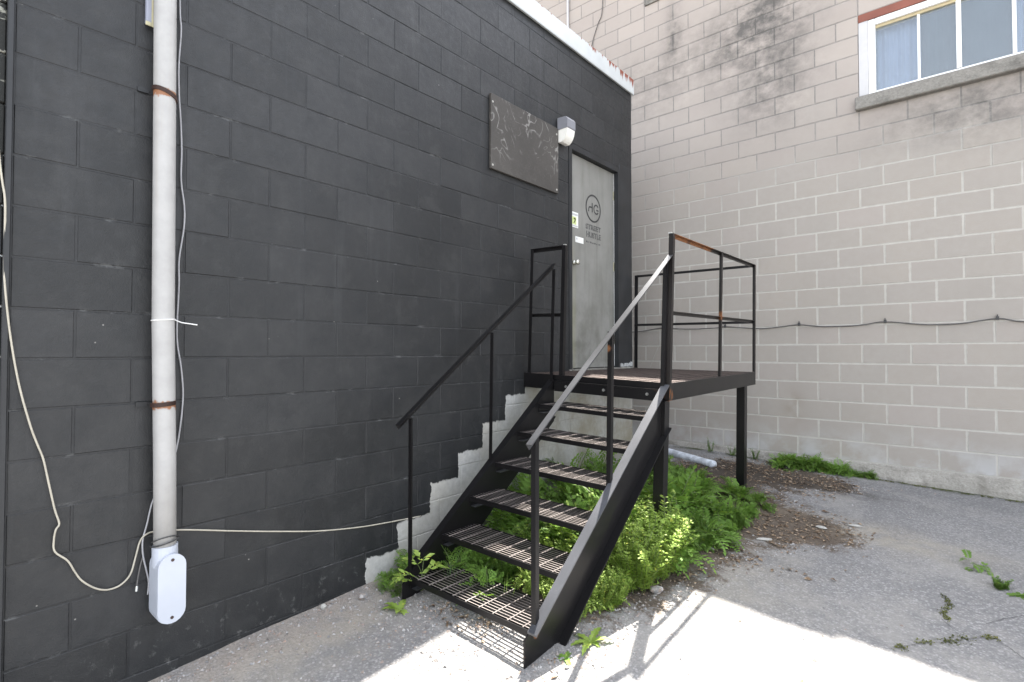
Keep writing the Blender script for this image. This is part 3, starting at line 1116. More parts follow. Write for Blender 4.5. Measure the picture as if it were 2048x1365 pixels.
vis, rest = [], []
for c in cand:
    xc, zc = c[4], c[5]
    hid = False
    # behind the charcoal building?
    if xc < -0.35:
        t = (0 - camv.x) / (xc - camv.x)
        yy = camv.y + (0 - camv.y) * t
        zz = zc * t
        if yy < Y_END - 0.12 and zz < 2.8:
            hid = True
    (vis if (in_view(xc, 0, zc) and not hid) else rest).append(c)
dup_x = Matrix.Rotation(-math.pi / 2, 4, 'Z')
vis.sort(key=lambda c: (Vector((c[4], 0, c[5])) - camv).length)
rest += vis[300:]
vis = vis[:300]
for (p0, p1, z0, z1, xc, zc) in vis:
    o = link('block', block_mesh(p1 - p0, z1 - z0, 0.003, M['gray'], 'g'), gray)
    o.location = Vector((xc, R.uniform(-0.0015, 0.0015), zc)) - gray.location
    o.rotation_euler = (0, 0, -math.pi / 2 + R.uniform(-0.003, 0.003))
m = MB()
for (p0, p1, z0, z1, xc, zc) in rest:
    m.box(p0, p1, 0.0, 0.05, z0, z1)
build(m, 'block_courses', M['gray'], gray, kind='stuff')
# rough footing showing below the lowest course
m = MB()
xs = [-0.7 + 0.05 * i for i in range(190)]
for i, x in enumerate(xs):
    top = -1.139
    d0 = -0.022 - 0.022 * noise.noise((x * 3.1, 0, 0)) - 0.012 * noise.noise((x * 11, 5, 0))
    d1 = -0.045 - 0.05 * noise.noise((x * 2.3, 9, 0)) - 0.016 * noise.noise((x * 13, 2, 0))
    m.v += [(x, 0.003, top - 0.004 * abs(noise.noise((x * 9, 1, 1)))), (x, d0 * 0.5, top - 0.012), (x, d0, top - 0.05), (x, d1, top - 0.12), (x, d1 - 0.02, -1.75)]
    if i:
        for k in range(4):
            a = (i - 1) * 5 + k
            m.f.append((a, a + 1, a + 6, a + 5))
            m.mi.append(0)
build(m, 'footing', M['footing'], gray)
# coping stones with a small step
m = MB()
m.box(-0.40, 1.33, -0.02, 0.22, GT + 0.002, GT + 0.11)
build(m, 'coping', M['sill'], gray)
m = MB()
m.box(1.332, 9.0, -0.02, 0.22, GT + 0.002, GT + 0.02)
build(m, 'coping', M['sill'], gray)
m = MB()
m.box(-9.0, -0.402, -0.02, 0.22, GT2, GT2 + 0.06)
build(m, 'coping', M['sill'], gray)
m = MB()
m.box(-9.0, 9.0, 0.2, 6.0, -2.2, 2.4)
m.box(-9.0, 9.0, 0.2, 6.0, 3.7, 4.6)
m.box(-9.0, 1.9, 0.2, 6.0, 2.4, 3.7)
m.box(4.2, 9.0, 0.2, 6.0, 2.4, 3.7)
build(m, 'building_body', M['side'], gray)
# window
m = MB()
m.cbox(1.985, 4.08, -0.062, 0.13, 2.5205, 2.655, 0.008)
build(m, 'window_sill', M['sill'], gray)
m = MB()
zt, zb = 3.452, 2.6555
m.box(WIN[0] + 0.004, 2.097, 0.001, 0.1, zb, zt)
m.box(4.0, WIN[1] - 0.004, 0.001, 0.1, zb, zt)
trim = build(m, 'window_trim', M['win_trim'], gray)
m = MB()
m.prism([(-0.004, 3.453), (0.012, 3.453), (0.012, 3.462), (0.012, 3.532), (-0.004, 3.532)], 0, WIN[0] + 0.003, WIN[1] - 0.003)
m.box(WIN[0] + 0.003, WIN[1] - 0.003, 0.013, 0.1, 3.453, 3.532)
build(m, 'lintel', M['lintel'], gray)
m = MB()
fz0, fz1 = 2.656, 3.451
fx0, fx1 = 2.098, 3.999
m.cbox(fx0, fx0 + 0.062, 0.005, 0.105, fz0, fz1, 0.004)
m.cbox(fx1 - 0.062, fx1, 0.005, 0.105, fz0, fz1, 0.004)
m.cbox(fx0 + 0.0625, fx1 - 0.0625, 0.005, 0.105, fz1 - 0.065, fz1, 0.004)
m.cbox(fx0 + 0.0625, fx1 - 0.0625, 0.02, 0.105, fz0, fz0 + 0.045, 0.004)
win = build(m, 'window', M['win_white'], gray)
m = MB()
m.box(fx0 + 0.063, fx1 - 0.063, 0.03, 0.10, fz1 - 0.095, fz1 - 0.0655)
build(m, 'head_lip', M['win_tan'], win)
for (a, b, ya, yb) in [(2.502, 2.524, 0.03, 0.06), (2.797, 2.835, 0.012, 0.09), (3.186, 3.214, 0.03, 0.06), (3.6, 3.625, 0.03, 0.06)]:
    m = MB()
    m.cbox(a, b, ya, yb, fz0 + 0.046, fz1 - 0.0955, 0.003)
    build(m, 'mullion', M['win_white'], win)
edges = [2.161, 2.502, 2.524, 2.797, 2.835, 3.186, 3.214, 3.6, 3.625, 3.936]
for i in range(0, 10, 2):
    m = MB()
    m.box(edges[i] + 0.0005, edges[i + 1] - 0.0005, 0.045, 0.049, fz0 + 0.0465, fz1 - 0.096)
    build(m, 'pane', M['glass'], win)


def curtain(x0, x1, mat, amp, y=0.16):
    m = MB()
    n = max(4, int((x1 - x0) / 0.012))
    for i in range(n + 1):
        x = x0 + (x1 - x0) * i / n
        yy = y + amp * math.sin(x * 95) + amp * 0.6 * math.sin(x * 41 + 1)
        m.v += [(x, yy, fz0), (x, yy, fz1)]
        if i:
            m.f.append((2 * i - 2, 2 * i, 2 * i + 1, 2 * i - 1))
            m.mi.append(0)
    return build(m, 'curtain', mat, win, smooth=True)


curtain(2.10, 2.53, M['curtain'], 0.014)
curtain(2.53, 2.83, M['screen'], 0.004, 0.09)
curtain(2.83, 3.21, M['screen'], 0.0005, 0.09)
curtain(3.21, 4.0, M['curtain'], 0.012)
m = MB()
m.box(1.92, 4.15, 0.4, 0.42, 2.42, 3.68)
build(m, 'room_back', M['room'], win)

# ------------------------------------------------------------------ steel stair and landing
STY, STZ = -3.08, -0.183
stair = thing('metal_stair', 'black steel stair with open grating treads, handrails and a landing on legs', 'stairs', (0.8, -3.8, -1.44))


def gprof(y):
    if y < -4.6:
        return 0.0
    if y < STY:
        t = (y + 4.6) / (4.6 + STY)
        return t * t * (3 - 2 * t)
    t = clip((y - STY) / 1.9, 0, 1)
    return 1 - 0.65 * t


def tw(x, y, z):
    """the settled, slightly twisted shape of the frame: it leans out and drops to the right"""
    th = 0.032 * gprof(y)
    return (x + th * (z + 0.2), y, z - th * (x - 0.2))


def spart(mb, name, mat, parent=None, kind=None, warp=True):
    if warp:
        mb.warp(tw)
    return build(mb, name, mat, parent or stair, kind=kind)


def angle_post(mb, x, y, z0, z1, w=0.036, t=0.005, sx=1, sy=1):
    """L-angle standing upright with its corner at (x, y)"""
    poly = [(x, y), (x + sx * w, y), (x + sx * w, y + sy * t), (x + sx * t, y + sy * t), (x + sx * t, y + sy * w), (x, y + sy * w)]
    if sx * sy < 0:
        poly = poly[::-1]
    n = 6
    K = max(1, int((z1 - z0) / 0.25))
    vs = []
    for k in range(K + 1):
        z = z0 + (z1 - z0) * k / K
        vs += [(a, b, z) for a, b in poly]
    fs = []
    for k in range(K):
        fs += [(k * n + i, k * n + (i + 1) % n, (k + 1) * n + (i + 1) % n, (k + 1) * n + i) for i in range(n)]
    fs += [(3, 2, 1, 0), (5, 4, 3, 0), tuple(K * n + q for q in (0, 1, 2, 3)), tuple(K * n + q for q in (0, 3, 4, 5))]
    mb.add(vs, fs)


def lbar(mb, p0, p1, w=0.036, t=0.005, sx=1):
    """L-angle lying along a line: flat flange on top, other flange hanging on the sx side"""
    poly = [(0, 0), (0, t * 0), (w * sx, 0), (w * sx, -w), (w * sx - t * sx, -w), (w * sx - t * sx, -t), (0, -t)]
    poly = [(0, 0), (w * sx, 0), (w * sx, -w), (w * sx - t * sx, -w), (w * sx - t * sx, -t), (0, -t)]
    p0, p1 = Vector(p0), Vector(p1)
    K = 6
    for k in range(K):
        mb.sweep(poly, p0.lerp(p1, k / K), p0.lerp(p1, (k + 1) / K))


# stringers: channels with flanges turned outwards
def stringer(xw, out):
    """xw: inner face of the web; out = +1 / -1 side the flanges point to"""
    sl = 0.758
    ytop, ybot = -3.10, -4.588
    zt = lambda y: -0.262 + (0.030 if out > 0 else 0.0) * 0 + sl * (y + 3.138)
    dv = 0.318
    gz = ground_z(xw, ybot) - 0.01
    xa, xb = (xw, xw + 0.008) if out > 0 else (xw - 0.008, xw)
    xo = xw + out * 0.056
    web = MB()
    poly = [(ytop, zt(ytop)), (ybot, zt(ybot)), (ybot, gz), (ybot + 0.12, gz), ]
    # lower edge meets the ground, then climbs parallel to the upper edge
    yk = ybot + 0.12
    while zt(yk) - dv < gz:
        yk += 0.005
    poly = [(ytop, zt(ytop)), (ybot, zt(ybot)), (ybot, gz), (yk, gz), (ytop, zt(ytop) - dv)]
    web.prism(poly, 0, xa, xb)
    o = build(web, 'stringer', M['steel'], stair)
    fl = MB()
    x0, x1 = sorted((xa if out > 0 else xb, xo))
    ct = 0.010
    fl.prism([(ytop, zt(ytop) + 0.0005), (ybot + 0.03, zt(ybot + 0.03) + 0.0005), (ybot + 0.03, zt(ybot + 0.03) + ct), (ytop, zt(ytop) + ct)][::-1], 0, x0, x1)
    build(fl, 'top_flange', M['flange'] if out > 0 else M['steel'], o)
    fl = MB()
    xq0, xq1 = sorted((xb + 0.0003 if out > 0 else xa - 0.0003, xo))
    yb2 = yk - 0.02
    fl.prism([(ytop + 0.03, zt(ytop + 0.03) - dv), (yb2, zt(yb2) - dv), (yb2, zt(yb2) - dv + ct), (ytop + 0.03, zt(ytop + 0.03) - dv + ct)][::-1], 0, xq0, xq1)
    build(fl, 'bottom_flange', M['steel'], o)
    return o


stringer(0.333, -1)
stringer(1.25, 1)

# treads
TX0, TX1 = 0.345, 1.245
for k in range(6):
    yf = -4.535 + 0.2465 * k
    zf = -1.338 + 0.1870 * k + 0.004 * (k > 0)
    dep = 0.300
    m = MB()
    m.box(TX0, TX1, yf, yf + 0.006, zf - 0.030, zf + 0.001)
    m.box(TX0, TX1, yf + dep - 0.006, yf + dep, zf - 0.028, zf)
    m.box(TX0 - 0.011, TX0, yf, yf + dep, zf - 0.06, zf - 0.001)
    m.box(TX1, TX1 + 0.004, yf, yf + dep, zf - 0.06, zf - 0.001)
    tr = spart(m, 'tread', M['steel'])
    m = MB()
    nb = 11
    for i in range(1, nb + 1):
        y = yf + dep * i / (nb + 1)
        m.box(TX0 + 0.001, TX1 - 0.001, y - 0.0021, y + 0.0021, zf - 0.014, zf - 0.001)
    nc = 9
    for i in range(nc):
        x = TX0 + 0.05 + (TX1 - TX0 - 0.1) * i / (nc - 1)
        m.cur = 1
        m.tube([(x, yf + 0.0065, zf), (x, yf + dep * 0.5, zf), (x, yf + dep - 0.0065, zf)], 0.0042, 7)
        m.cur = 0
    spart(m, 'grating', [M['tread'], M['rod']], tr, kind='stuff')
    # angle cleats under the tread ends, in the paler handrail finish
    for xe in (TX0 - 0.0105, ):
        m = MB()
        m.box(xe + 0.0005, xe + 0.05, yf + 0.01, yf + dep - 0.01, zf - 0.066, zf - 0.061)
        spart(m, 'tread_cleat', M['handrail'], tr)

# landing frame
PX0, PX1, PY1 = 0.004, 1.300, -1.165
m = MB()
m.box(PX0, PX1 - 0.008, STY, STY + 0.008, STZ - 0.118, STZ + 0.002)
m.box(PX0, PX1 - 0.008, STY + 0.008, STY + 0.05, STZ - 0.118, STZ - 0.110)
spart(m, 'front_beam', M['steel'])
m = MB()
m.box(TX0, PX1 - 0.06, STY - 0.030, STY - 0.001, STZ - 0.050, STZ - 0.043)
m.box(TX0, PX1 - 0.06, STY - 0.030, STY - 0.024, STZ - 0.125, STZ - 0.0505)
spart(m, 'header_angle', M['steel'])
for bx in (0.46, 0.80, 1.15):
    m = MB()
    m.tube([(bx, STY - 0.030, STZ - 0.082), (bx, STY - 0.040, STZ - 0.082)], 0.011, 6)
    spart(m, 'bolt', M['bolt'])
m = MB()
K = 8
for i in range(K):
    a, b = STY + (PY1 - STY) * i / K, STY + (PY1 - STY) * (i + 1) / K
    m.box(PX1 - 0.008, PX1, a, b, STZ - 0.118, STZ + 0.002)
    m.box(PX1 - 0.05, PX1 - 0.008, a, b, STZ - 0.118, STZ - 0.110)
spart(m, 'side_beam', M['steel'])
m = MB()
m.box(PX0, PX1 - 0.0085, PY1 - 0.008, PY1, STZ - 0.118, STZ + 0.001)
spart(m, 'back_beam', M['steel'])
m = MB()
for i in range(K):
    a, b = STY + 0.0085 + (PY1 - STY - 0.017) * i / K, STY + 0.0085 + (PY1 - STY - 0.017) * (i + 1) / K
    m.box(PX0, PX0 + 0.008, a, b, STZ - 0.118, STZ)
spart(m, 'wall_beam', M['steel'])
m = MB()
n = 62
for i in range(n):
    y = STY + 0.03 + (PY1 - STY - 0.06) * i / (n - 1)
    m.box(PX0 + 0.009, PX1 - 0.0085, y - 0.0055, y + 0.0055, STZ - 0.012, STZ - 0.001)
n = 13
for i in range(n):
    x = PX0 + 0.06 + (PX1 - PX0 - 0.12) * i / (n - 1)
    for q in range(8):
        a, b = STY + 0.01 + (PY1 - STY - 0.02) * q / 8, STY + 0.01 + (PY1 - STY - 0.02) * (q + 1) / 8
        m.box(x - 0.004, x + 0.004, a, b, STZ - 0.008, STZ + 0.003)
spart(m, 'deck_grating', M['deck'], kind='stuff')
# legs
for (lx, ly) in ((1.222, -3.135), (1.226, -1.48)):
    m = MB()
    gz = ground_z(lx, ly) - 0.03
    top = STZ - 0.119
    K = 4
    for i in range(K):
        a, b = gz + (top - gz) * i / K, gz + (top - gz) * (i + 1) / K
        m.box(lx, lx + 0.072, ly, ly + 0.072, a, b)
    spart(m, 'leg', M['steel'])

# landing rails
RT, RM = 0.848, 0.315
w = 0.034


def rail_post(x, y, z0, z1, sx, sy, mat='steel', ww=0.034):
    m = MB()
    angle_post(m, x, y, z0, z1, ww, 0.005, sx, sy)
    return spart(m, 'rail_post', M[mat])


def rail(name, p0, p1, sx, mat='steel', ww=0.030):
    m = MB()
    lbar(m, p0, p1, ww, 0.005, sx)
    return spart(m, name, M[mat])


rail_post(1.300, STY - 0.002, STZ - 0.115, RT, -1, 1, 'steel_rail', 0.032)      # front right corner
rail_post(1.300, -2.085, STZ + 0.003, RT - 0.006, -1, -1, 'steel_rail', 0.028)
rail_post(1.300, PY1, STZ + 0.003, RT, -1, -1, 'steel_rail', 0.028)
rail_post(0.030, PY1, STZ + 0.003, RT, 1, -1, 'steel', 0.028)
rail('top_rail', (1.300, STY + 0.03, RT + 0.001), (1.300, PY1, RT + 0.001), -1, 'steel_rail', 0.026)
rail('mid_rail', (1.297, STY + 0.03, RM), (1.297, PY1, RM), -1, 'steel_rail', 0.025)
rail('top_rail', (1.298, PY1 - 0.002, RT + 0.002), (0.03, PY1 - 0.002, RT + 0.002), -1, 'steel', 0.025)
rail('mid_rail', (1.296, PY1 - 0.003, RM - 0.006), (0.03, PY1 - 0.003, RM - 0.006), -1, 'steel', 0.025)
# little guard panel between the wall and the stair
rail_post(0.042, STY + 0.002, STZ + 0.003, RT + 0.01, 1, 1, 'steel', 0.03)
rail_post(0.398, STY + 0.002, STZ - 0.11, RT + 0.01, -1, 1, 'steel', 0.034)
rail('top_rail', (0.042, STY + 0.001, RT + 0.0115), (0.398, STY + 0.001, RT + 0.0115), -1, 'steel', 0.03)
rail('mid_rail', (0.048, STY + 0.004, RM), (0.392, STY + 0.004, RM), -1, 'steel', 0.026)
m = MB()
m.box(0.378, 0.397, STY + 0.001, STY + 0.02, RT + 0.012, RT + 0.018)
spart(m, 'rail_tip', M['cut'])
m = MB()
m.box(1.262, 1.285, STY - 0.001, STY + 0.018, RT + 0.002, RT + 0.010)
spart(m, 'rail_tip', M['cut'])

# handrails
for (hx, sx, mt) in ((0.288, -1, 'steel'), (1.300, 1, 'handrail')):
    m = MB()
    y0, y1 = -3.05, -4.585
    z0, z1 = 0.724, -0.437
    # travelling downhill (towards -y) the right-hand side is -x
    lbar(m, (hx, y0, z0), (hx, y1, z1), 0.037, 0.005, -sx * -1 if sx > 0 else 1)
    hr = spart(m, 'handrail', M[mt])
    px = hx + 0.012 if sx < 0 else hx - 0.026
    for py in (-4.525, -3.815, -3.115):
        zt = z1 + (py - y1) * (z0 - z1) / (y0 - y1) - 0.008
        zb = -0.262 + 0.758 * (py + 3.138) + 0.010
        if sx < 0 and py < -4.5:
            zb = -1.43
        m = MB()
        angle_post(m, px, py, zb, zt, 0.028, 0.005, -sx, 1)
        spart(m, 'handrail_post', M['steel'])

# ------------------------------------------------------------------ things on the charcoal wall
# conduit pipe with clamps and the big white fitting at its foot
PR = 0.0445
pipe = thing('conduit_pipe', 'thick white conduit pipe running down the charcoal wall to a white fitting', 'pipe', (0.075, -5.74, -1.2))
m = MB()
m.tube([(0.066, -5.752, 3.2), (0.066, -5.752, 1.6), (0.068, -5.748, 0.9), (0.070, -5.744, 0.12), (0.075, -5.732, -0.5), (0.082, -5.728, -0.94)], PR, 24)
build(m, 'pipe', M['pipe'], pipe, smooth=True)
for zc, cx_, tilt in ((1.187, 0.066, 0.016), (-0.235, 0.0715, -0.004)):
    m = MB()
    cyy = -5.7495 if zc > 0 else -5.7405
    n = 18
    vs = []
    for k in range(n + 1):
        w_ = rad(-100 + 200 * k / n)
        for (rr, dz) in ((PR + 0.0015, 0), (PR + 0.0055, 0), (PR + 0.0055, 0.019), (PR + 0.0015, 0.019)):
            vs.append((cx_ + rr * math.cos(w_), cyy + rr * math.sin(w_), zc - 0.011 + dz + tilt * -math.sin(w_)))
    fs = []
    for k in range(n):
        for q in range(4):
            fs.append((4 * k + q, 4 * k + (q + 1) % 4, 4 * k + 4 + (q + 1) % 4, 4 * k + 4 + q))
    fs += [(0, 1, 2, 3), (4 * n + 3, 4 * n + 2, 4 * n + 1, 4 * n)]
    m.add(vs, fs)
    cl = build(m, 'clamp', M['rust_clamp'], pipe)
    for (ya, yb, sg) in ((cyy - PR - 0.045, cyy - PR - 0.002, 1), (cyy + PR + 0.002, cyy + PR + 0.022, -1)):
        m = MB()
        m.box(0.002, 0.008, ya, yb, zc - 0.011 + sg * tilt, zc + 0.011 + sg * tilt)
        build(m, 'clamp_ear', M['frame_dark'], cl)


def stadium(yc, z0, z1, w, n=10):
    r = w / 2
    pts = [(yc + r * math.cos(rad(180 + 180 * i / n)), z0 + r + r * math.sin(rad(180 + 180 * i / n))) for i in range(n + 1)]
    pts += [(yc + r * math.cos(rad(180 * i / n)), z1 - r + r * math.sin(rad(180 * i / n))) for i in range(n + 1)]
    return pts


m = MB()
cyb = -5.716
m.prism(stadium(cyb - 0.004, -1.216, -0.912, 0.104), 0, 0.020, 0.130)
m.tube([(0.079, -5.727, -0.965), (0.079, -5.728, -0.876)], 0.0505, 24)
body = build(m, 'conduit_body', M['white_pvc'], pipe)
m = MB()
m.prism(stadium(cyb, -1.214, -0.908, 0.111), 0, 0.1305, 0.143)
cov = build(m, 'cover_plate', M['white_pvc'], body)
for zc in (-0.933, -1.188):
    m = MB()
    m.tube([(0.143, cyb + 0.001, zc), (0.1455, cyb + 0.001, zc)], 0.007, 10)
    build(m, 'screw', M['screw'], body)
m = MB()
ring = [(0.080 + 0.054 * math.cos(a), -5.729 + 0.054 * math.sin(a), -0.862 + 0.012 * math.sin(a * 1.0 + 0.6)) for a in [rad(-160 + 20 * i) for i in range(17)]]
m.tube(ring, 0.0035, 6)
ring2 = [(0.078 + 0.050 * math.cos(a), -5.729 + 0.050 * math.sin(a), -0.846 + 0.016 * math.cos(a * 1.3)) for a in [rad(-150 + 18 * i) for i in range(17)]]
m.tube(ring2, 0.0025, 6)
build(m, 'wire_tie', M['cable_dark'], pipe)

# cables on the charcoal wall, hung a little off its face
A = [(-6.285, 0.729), (-6.270, 0.595), (-6.268, 0.458), (-6.268, 0.321), (-6.261, 0.205), (-6.245, 0.049), (-6.219, -0.129), (-6.185, -0.29),
     (-6.161, -0.373), (-6.142, -0.436), (-6.124, -0.54), (-6.104, -0.646), (-6.089, -0.707), (-6.1, -0.728), (-6.105, -0.77), (-6.101, -0.819),
     (-6.061, -0.866), (-6.036, -0.921), (-6.011, -0.967), (-5.968, -1.01), (-5.925, -1.033), (-5.88, -1.029), (-5.844, -0.992), (-5.823, -0.921),
     (-5.808, -0.858), (-5.79, -0.832), (-5.751, -0.826), (-5.649, -0.845), (-5.563, -0.866), (-5.401, -0.913), (-5.168, -0.975), (-4.935, -1.03),
     (-4.671, -1.076), (-4.45, -1.099), (-4.20, -1.118)]
m = MB()
pts = [(0.012 + 0.006 * (i % 3 == 1), a, b) for i, (a, b) in enumerate(A)]
pts = [(0.03, -6.40, 1.9), (0.03, -6.33, 1.2)] + pts
m.tube(smooth_path(pts, 5), 0.0038, 6)
o = build(m, 'cable', M['cable_cream'], smooth=True)
tag(o, 'cream cable looping low across the charcoal wall and behind the white pipe', 'cable')
Bc = [(-5.690, 3.1), (-5.684, 2.4), (-5.678, 1.688), (-5.671, 1.546), (-5.679, 1.373), (-5.676, 1.229), (-5.668, 1.112), (-5.662, 0.968), (-5.663, 0.823), (-5.648, 0.70),
      (-5.648, 0.60), (-5.667, 0.439), (-5.666, 0.32), (-5.672, 0.129), (-5.669, 0.034), (-5.653, -0.072), (-5.643, -0.204), (-5.652, -0.345),
      (-5.671, -0.473), (-5.705, -0.573), (-5.758, -0.677), (-5.782, -0.785), (-5.797, -0.85), (-5.796, -0.917), (-5.783, -0.988), (-5.772, -1.049), (-5.775, -1.104)]
m = MB()
m.tube(smooth_path([(0.014, a, b) for a, b in Bc], 5), 0.0038, 6)
o = build(m, 'cable', M['cable_white'], smooth=True)
tag(o, 'thin white cable hanging close beside the thick white pipe', 'cable')
m = MB()
m.tube(smooth_path([(0.012, -5.796, -0.93), (0.014, -5.806, -0.97), (0.02, -5.816, -1.02), (0.03, -5.822, -1.055)], 5), 0.0032, 6)
cx = build(m, 'coax_lead', M['cable_gray'], smooth=True)
tag(cx, 'short dark lead with a metal connector hanging left of the white fitting', 'cable')
m = MB()
m.tube([(0.028, -5.821, -1.048), (0.034, -5.824, -1.068)], 0.006, 8)
build(m, 'connector', M['chrome'], cx)
m = MB()
loop = [(0.069 + (PR + 0.002) * math.cos(a), -5.744 + (PR + 0.002) * math.sin(a), 0.146 + 0.004 * math.sin(a)) for a in [rad(-170 + 17 * i) for i in range(17)]]
m.tube(loop + [(0.05, -5.665, 0.138), (0.06, -5.60, 0.129)], 0.0027, 5)
o = build(m, 'zip_tie', M['win_white'])
tag(o, 'white zip tie round the white pipe with its tail sticking out', 'zip tie')
jb = thing('junction_box', 'narrow pale box with a yellowed edge tucked behind the top of the white pipe', 'junction box', (0.02, -5.79, 1.5))
m = MB()
m.cbox(0.002, 0.030, -5.816, -5.770, 1.512, 2.3, 0.003)
build(m, 'box_body', M['box_face'], jb)
m = MB()
m.cbox(0.0305, 0.036, -5.797, -5.772, 1.495, 2.3, 0.002)
m.cbox(0.0305, 0.036, -5.820, -5.7975, 1.495, 1.514, 0.002)
build(m, 'box_lip', M['box_cream'], jb)

# plywood panel and lamp beside the door
bo = thing('plywood_panel', 'dark scuffed plywood board with chalky scribbles left of the door lamp', 'board', (0.01, -3.06, 1.45))
m = MB()
m.cbox(0.003, 0.026, -3.512, -2.612, 1.450, 2.052, 0.003)
build(m, 'panel', M['board'], bo)
for (a, b) in ((-3.495, 1.985), (-3.495, 1.48), (-2.64, 1.99), (-2.64, 1.48)):
    m = MB()
    m.tube([(0.026, a, b), (0.029, a, b)], 0.009, 8)
    build(m, 'fixing', M['debris'], bo)
lamp = thing('wall_lamp', 'small grey wall lamp with a frosted white lens above the door', 'lamp', (0.06, -2.54, 1.95))
m = MB()
m.cbox(0.002, 0.016, -2.60, -2.46, 1.99, 2.16, 0.004)
build(m, 'back_plate', M['lamp_body'], lamp)
m = MB()
m.prism([(0.0165, 2.045), (0.115, 2.045), (0.122, 2.055), (0.122, 2.125), (0.105, 2.15), (0.0165, 2.155)], 1, -2.605, -2.475)
build(m, 'lamp_hood', M['lamp_body'], lamp)
m = MB()
n = 8
prof = []
for i in range(n + 1):
    t = i / n
    prof.append((0.0165 + 0.1 * math.sqrt(max(0, 1 - (t * 0.92) ** 2)), 2.044 - 0.115 * t))
m.prism([(0.0165, 2.044)] + prof + [(0.0165, 2.044 - 0.115)], 1, -2.60, -2.48)
build(m, 'lens', M['lens'], lamp)

# boarded corner past the left end of the wall
m = MB()
m.cbox(-0.06, 0.016, -6.272, -6.2515, -1.62, 3.1, 0.003)
o = build(m, 'corner_post', M['frame_dark'])
tag(o, 'narrow charcoal timber post closing the left end of the block wall', 'post')
hb = thing('board_fence', 'black boards with flaking pale paint at the far left edge', 'fence', (-0.03, -6.8, -1.6))
for i in range(24):
    z = -1.62 + 0.2 * i
    m = MB()
    m.cbox(-0.06 + 0.003 * R.random(), -0.012 + 0.006 * R.random(), -7.9, -6.2725, z + 0.003, z + 0.197, 0.004)
    build(m, 'plank', M['hoard'], hb)

# black cable along the grey wall, plus the rods above the low roof
C = [(-1.2, 0.25), (-0.591, 0.272), (-0.429, 0.282), (-0.179, 0.314), (0.124, 0.290), (0.503, 0.292), (0.623, 0.304), (1.021, 0.270), (1.25, 0.285), (1.428, 0.301), (1.632, 0.275),
     (1.909, 0.272), (2.05, 0.283), (2.211, 0.304), (2.529, 0.266), (2.788, 0.266), (3.048, 0.302), (3.22, 0.268), (3.6, 0.262), (4.2, 0.30), (6.0, 0.28)]
gc = thing('wall_cable', 'thin dark cable sagging between clips along the grey block wall', 'cable', (1.4, -0.01, 0.28))
m = MB()
m.tube(smooth_path([(a, -0.014, b) for a, b in C], 5), 0.0065, 6)
build(m, 'cable', M['cable_gray'], gc, smooth=True)
for a, b in ((-0.179, 0.318), (0.623, 0.309), (1.428, 0.306), (2.211, 0.309), (3.048, 0.307)):
    m = MB()
    m.box(a - 0.011, a + 0.011, -0.026, -0.0025, b - 0.016, b + 0.016)
    m.tube([(a, -0.026, b), (a, -0.031, b)], 0.006, 6)
    m.box(a - 0.003, a + 0.003, -0.024, -0.0025, b + 0.016, b + 0.032)
    build(m, 'clip', M['cable_dark'], gc)
m = MB()
m.tube([(-1.672, -0.02, 3.4), (-1.672, -0.02, 5.7)], 0.017, 8)
o = build(m, 'drain_pipe', M['win_trim'], smooth=True)
tag(o, 'slim pale pipe climbing the grey wall above the low roof', 'pipe')
m = MB()
m.tube(smooth_path([(-1.30, -0.012, 3.1), (-1.27, -0.02, 4.2), (-1.246, -0.012, 4.504), (-1.15, -0.012, 4.75), (-1.076, -0.012, 4.934), (-1.05, -0.012, 5.7)], 5), 0.006, 6)
o = build(m, 'cable', M['cable_gray'], smooth=True)
tag(o, 'thin grey cable rising on the grey wall above the white roof edge', 'cable')
m = MB()
m.tube(smooth_path([(-0.15, -0.008, 0.30), (-0.22, -0.008, 0.12), (-0.30, -0.008, -0.05), (-0.36, -0.008, -0.2)], 4), 0.0022, 5)
o = build(m, 'string', M['debris'])
tag(o, 'thin pale string slanting down the grey wall behind the landing rails', 'string')

# ------------------------------------------------------------------ ground clutter
m = MB()
p0, p1 = Vector((-0.15, -0.42, 0)), Vector((0.76, -0.80, 0))
z0, z1 = ground_z(p0.x, p0.y) + 0.035, ground_z(p1.x, p1.y) + 0.022
n = 24
prf = [(0.042, 0), (0.042, 1)]
pts = [(p0.x + (p1.x - p0.x) * i / 10, p0.y + (p1.y - p0.y) * i / 10, z0 + (z1 - z0) * i / 10) for i in range(11)]
m.tube(pts, [0.045] * 10 + [0.047], 16)
o = build(m, 'plastic_pipe', M['pvc_dirty'], smooth=True)
tag(o, 'white plastic pipe lying in the weeds below the landing', 'pipe')


def flake(mb, x, y, z, s, rnd):
    """bent leaf fragment: 4 triangles"""
    a = rnd.uniform(0, 6.28)
    ca, sa = math.cos(a), math.sin(a)
    w = s * rnd.uniform(0.3, 0.6)
    h = s * rnd.uniform(0.05, 0.35)
    P = [(-s / 2, 0, 0), (0, -w / 2, h), (s / 2, 0, rnd.uniform(0, 0.2) * s), (0, w / 2, h * rnd.uniform(0.2, 1)), (0, 0, h * 0.5)]
    mb.add([(x + px * ca - py * sa, y + px * sa + py * ca, z + pz) for px, py, pz in P], [(0, 1, 4), (1, 2, 4), (2, 3, 4), (3, 0, 4)])


def soil_density(x, y):
    d = math.exp(-((x - 0.80) / 1.12) ** 2 - ((y + 2.0) / 1.6) ** 2) + 0.85 * math.exp(-((x - 0.75) / 0.72) ** 2 - ((y + 3.6) / 0.9) ** 2)
    d += 0.62 * math.exp(-((x - 1.85) / 0.42) ** 2 - ((y + 1.95) / 0.32) ** 2) + 0.75 * math.exp(-((x - 1.45) / 0.75) ** 2 - ((y + 0.55) / 0.35) ** 2)
    return d


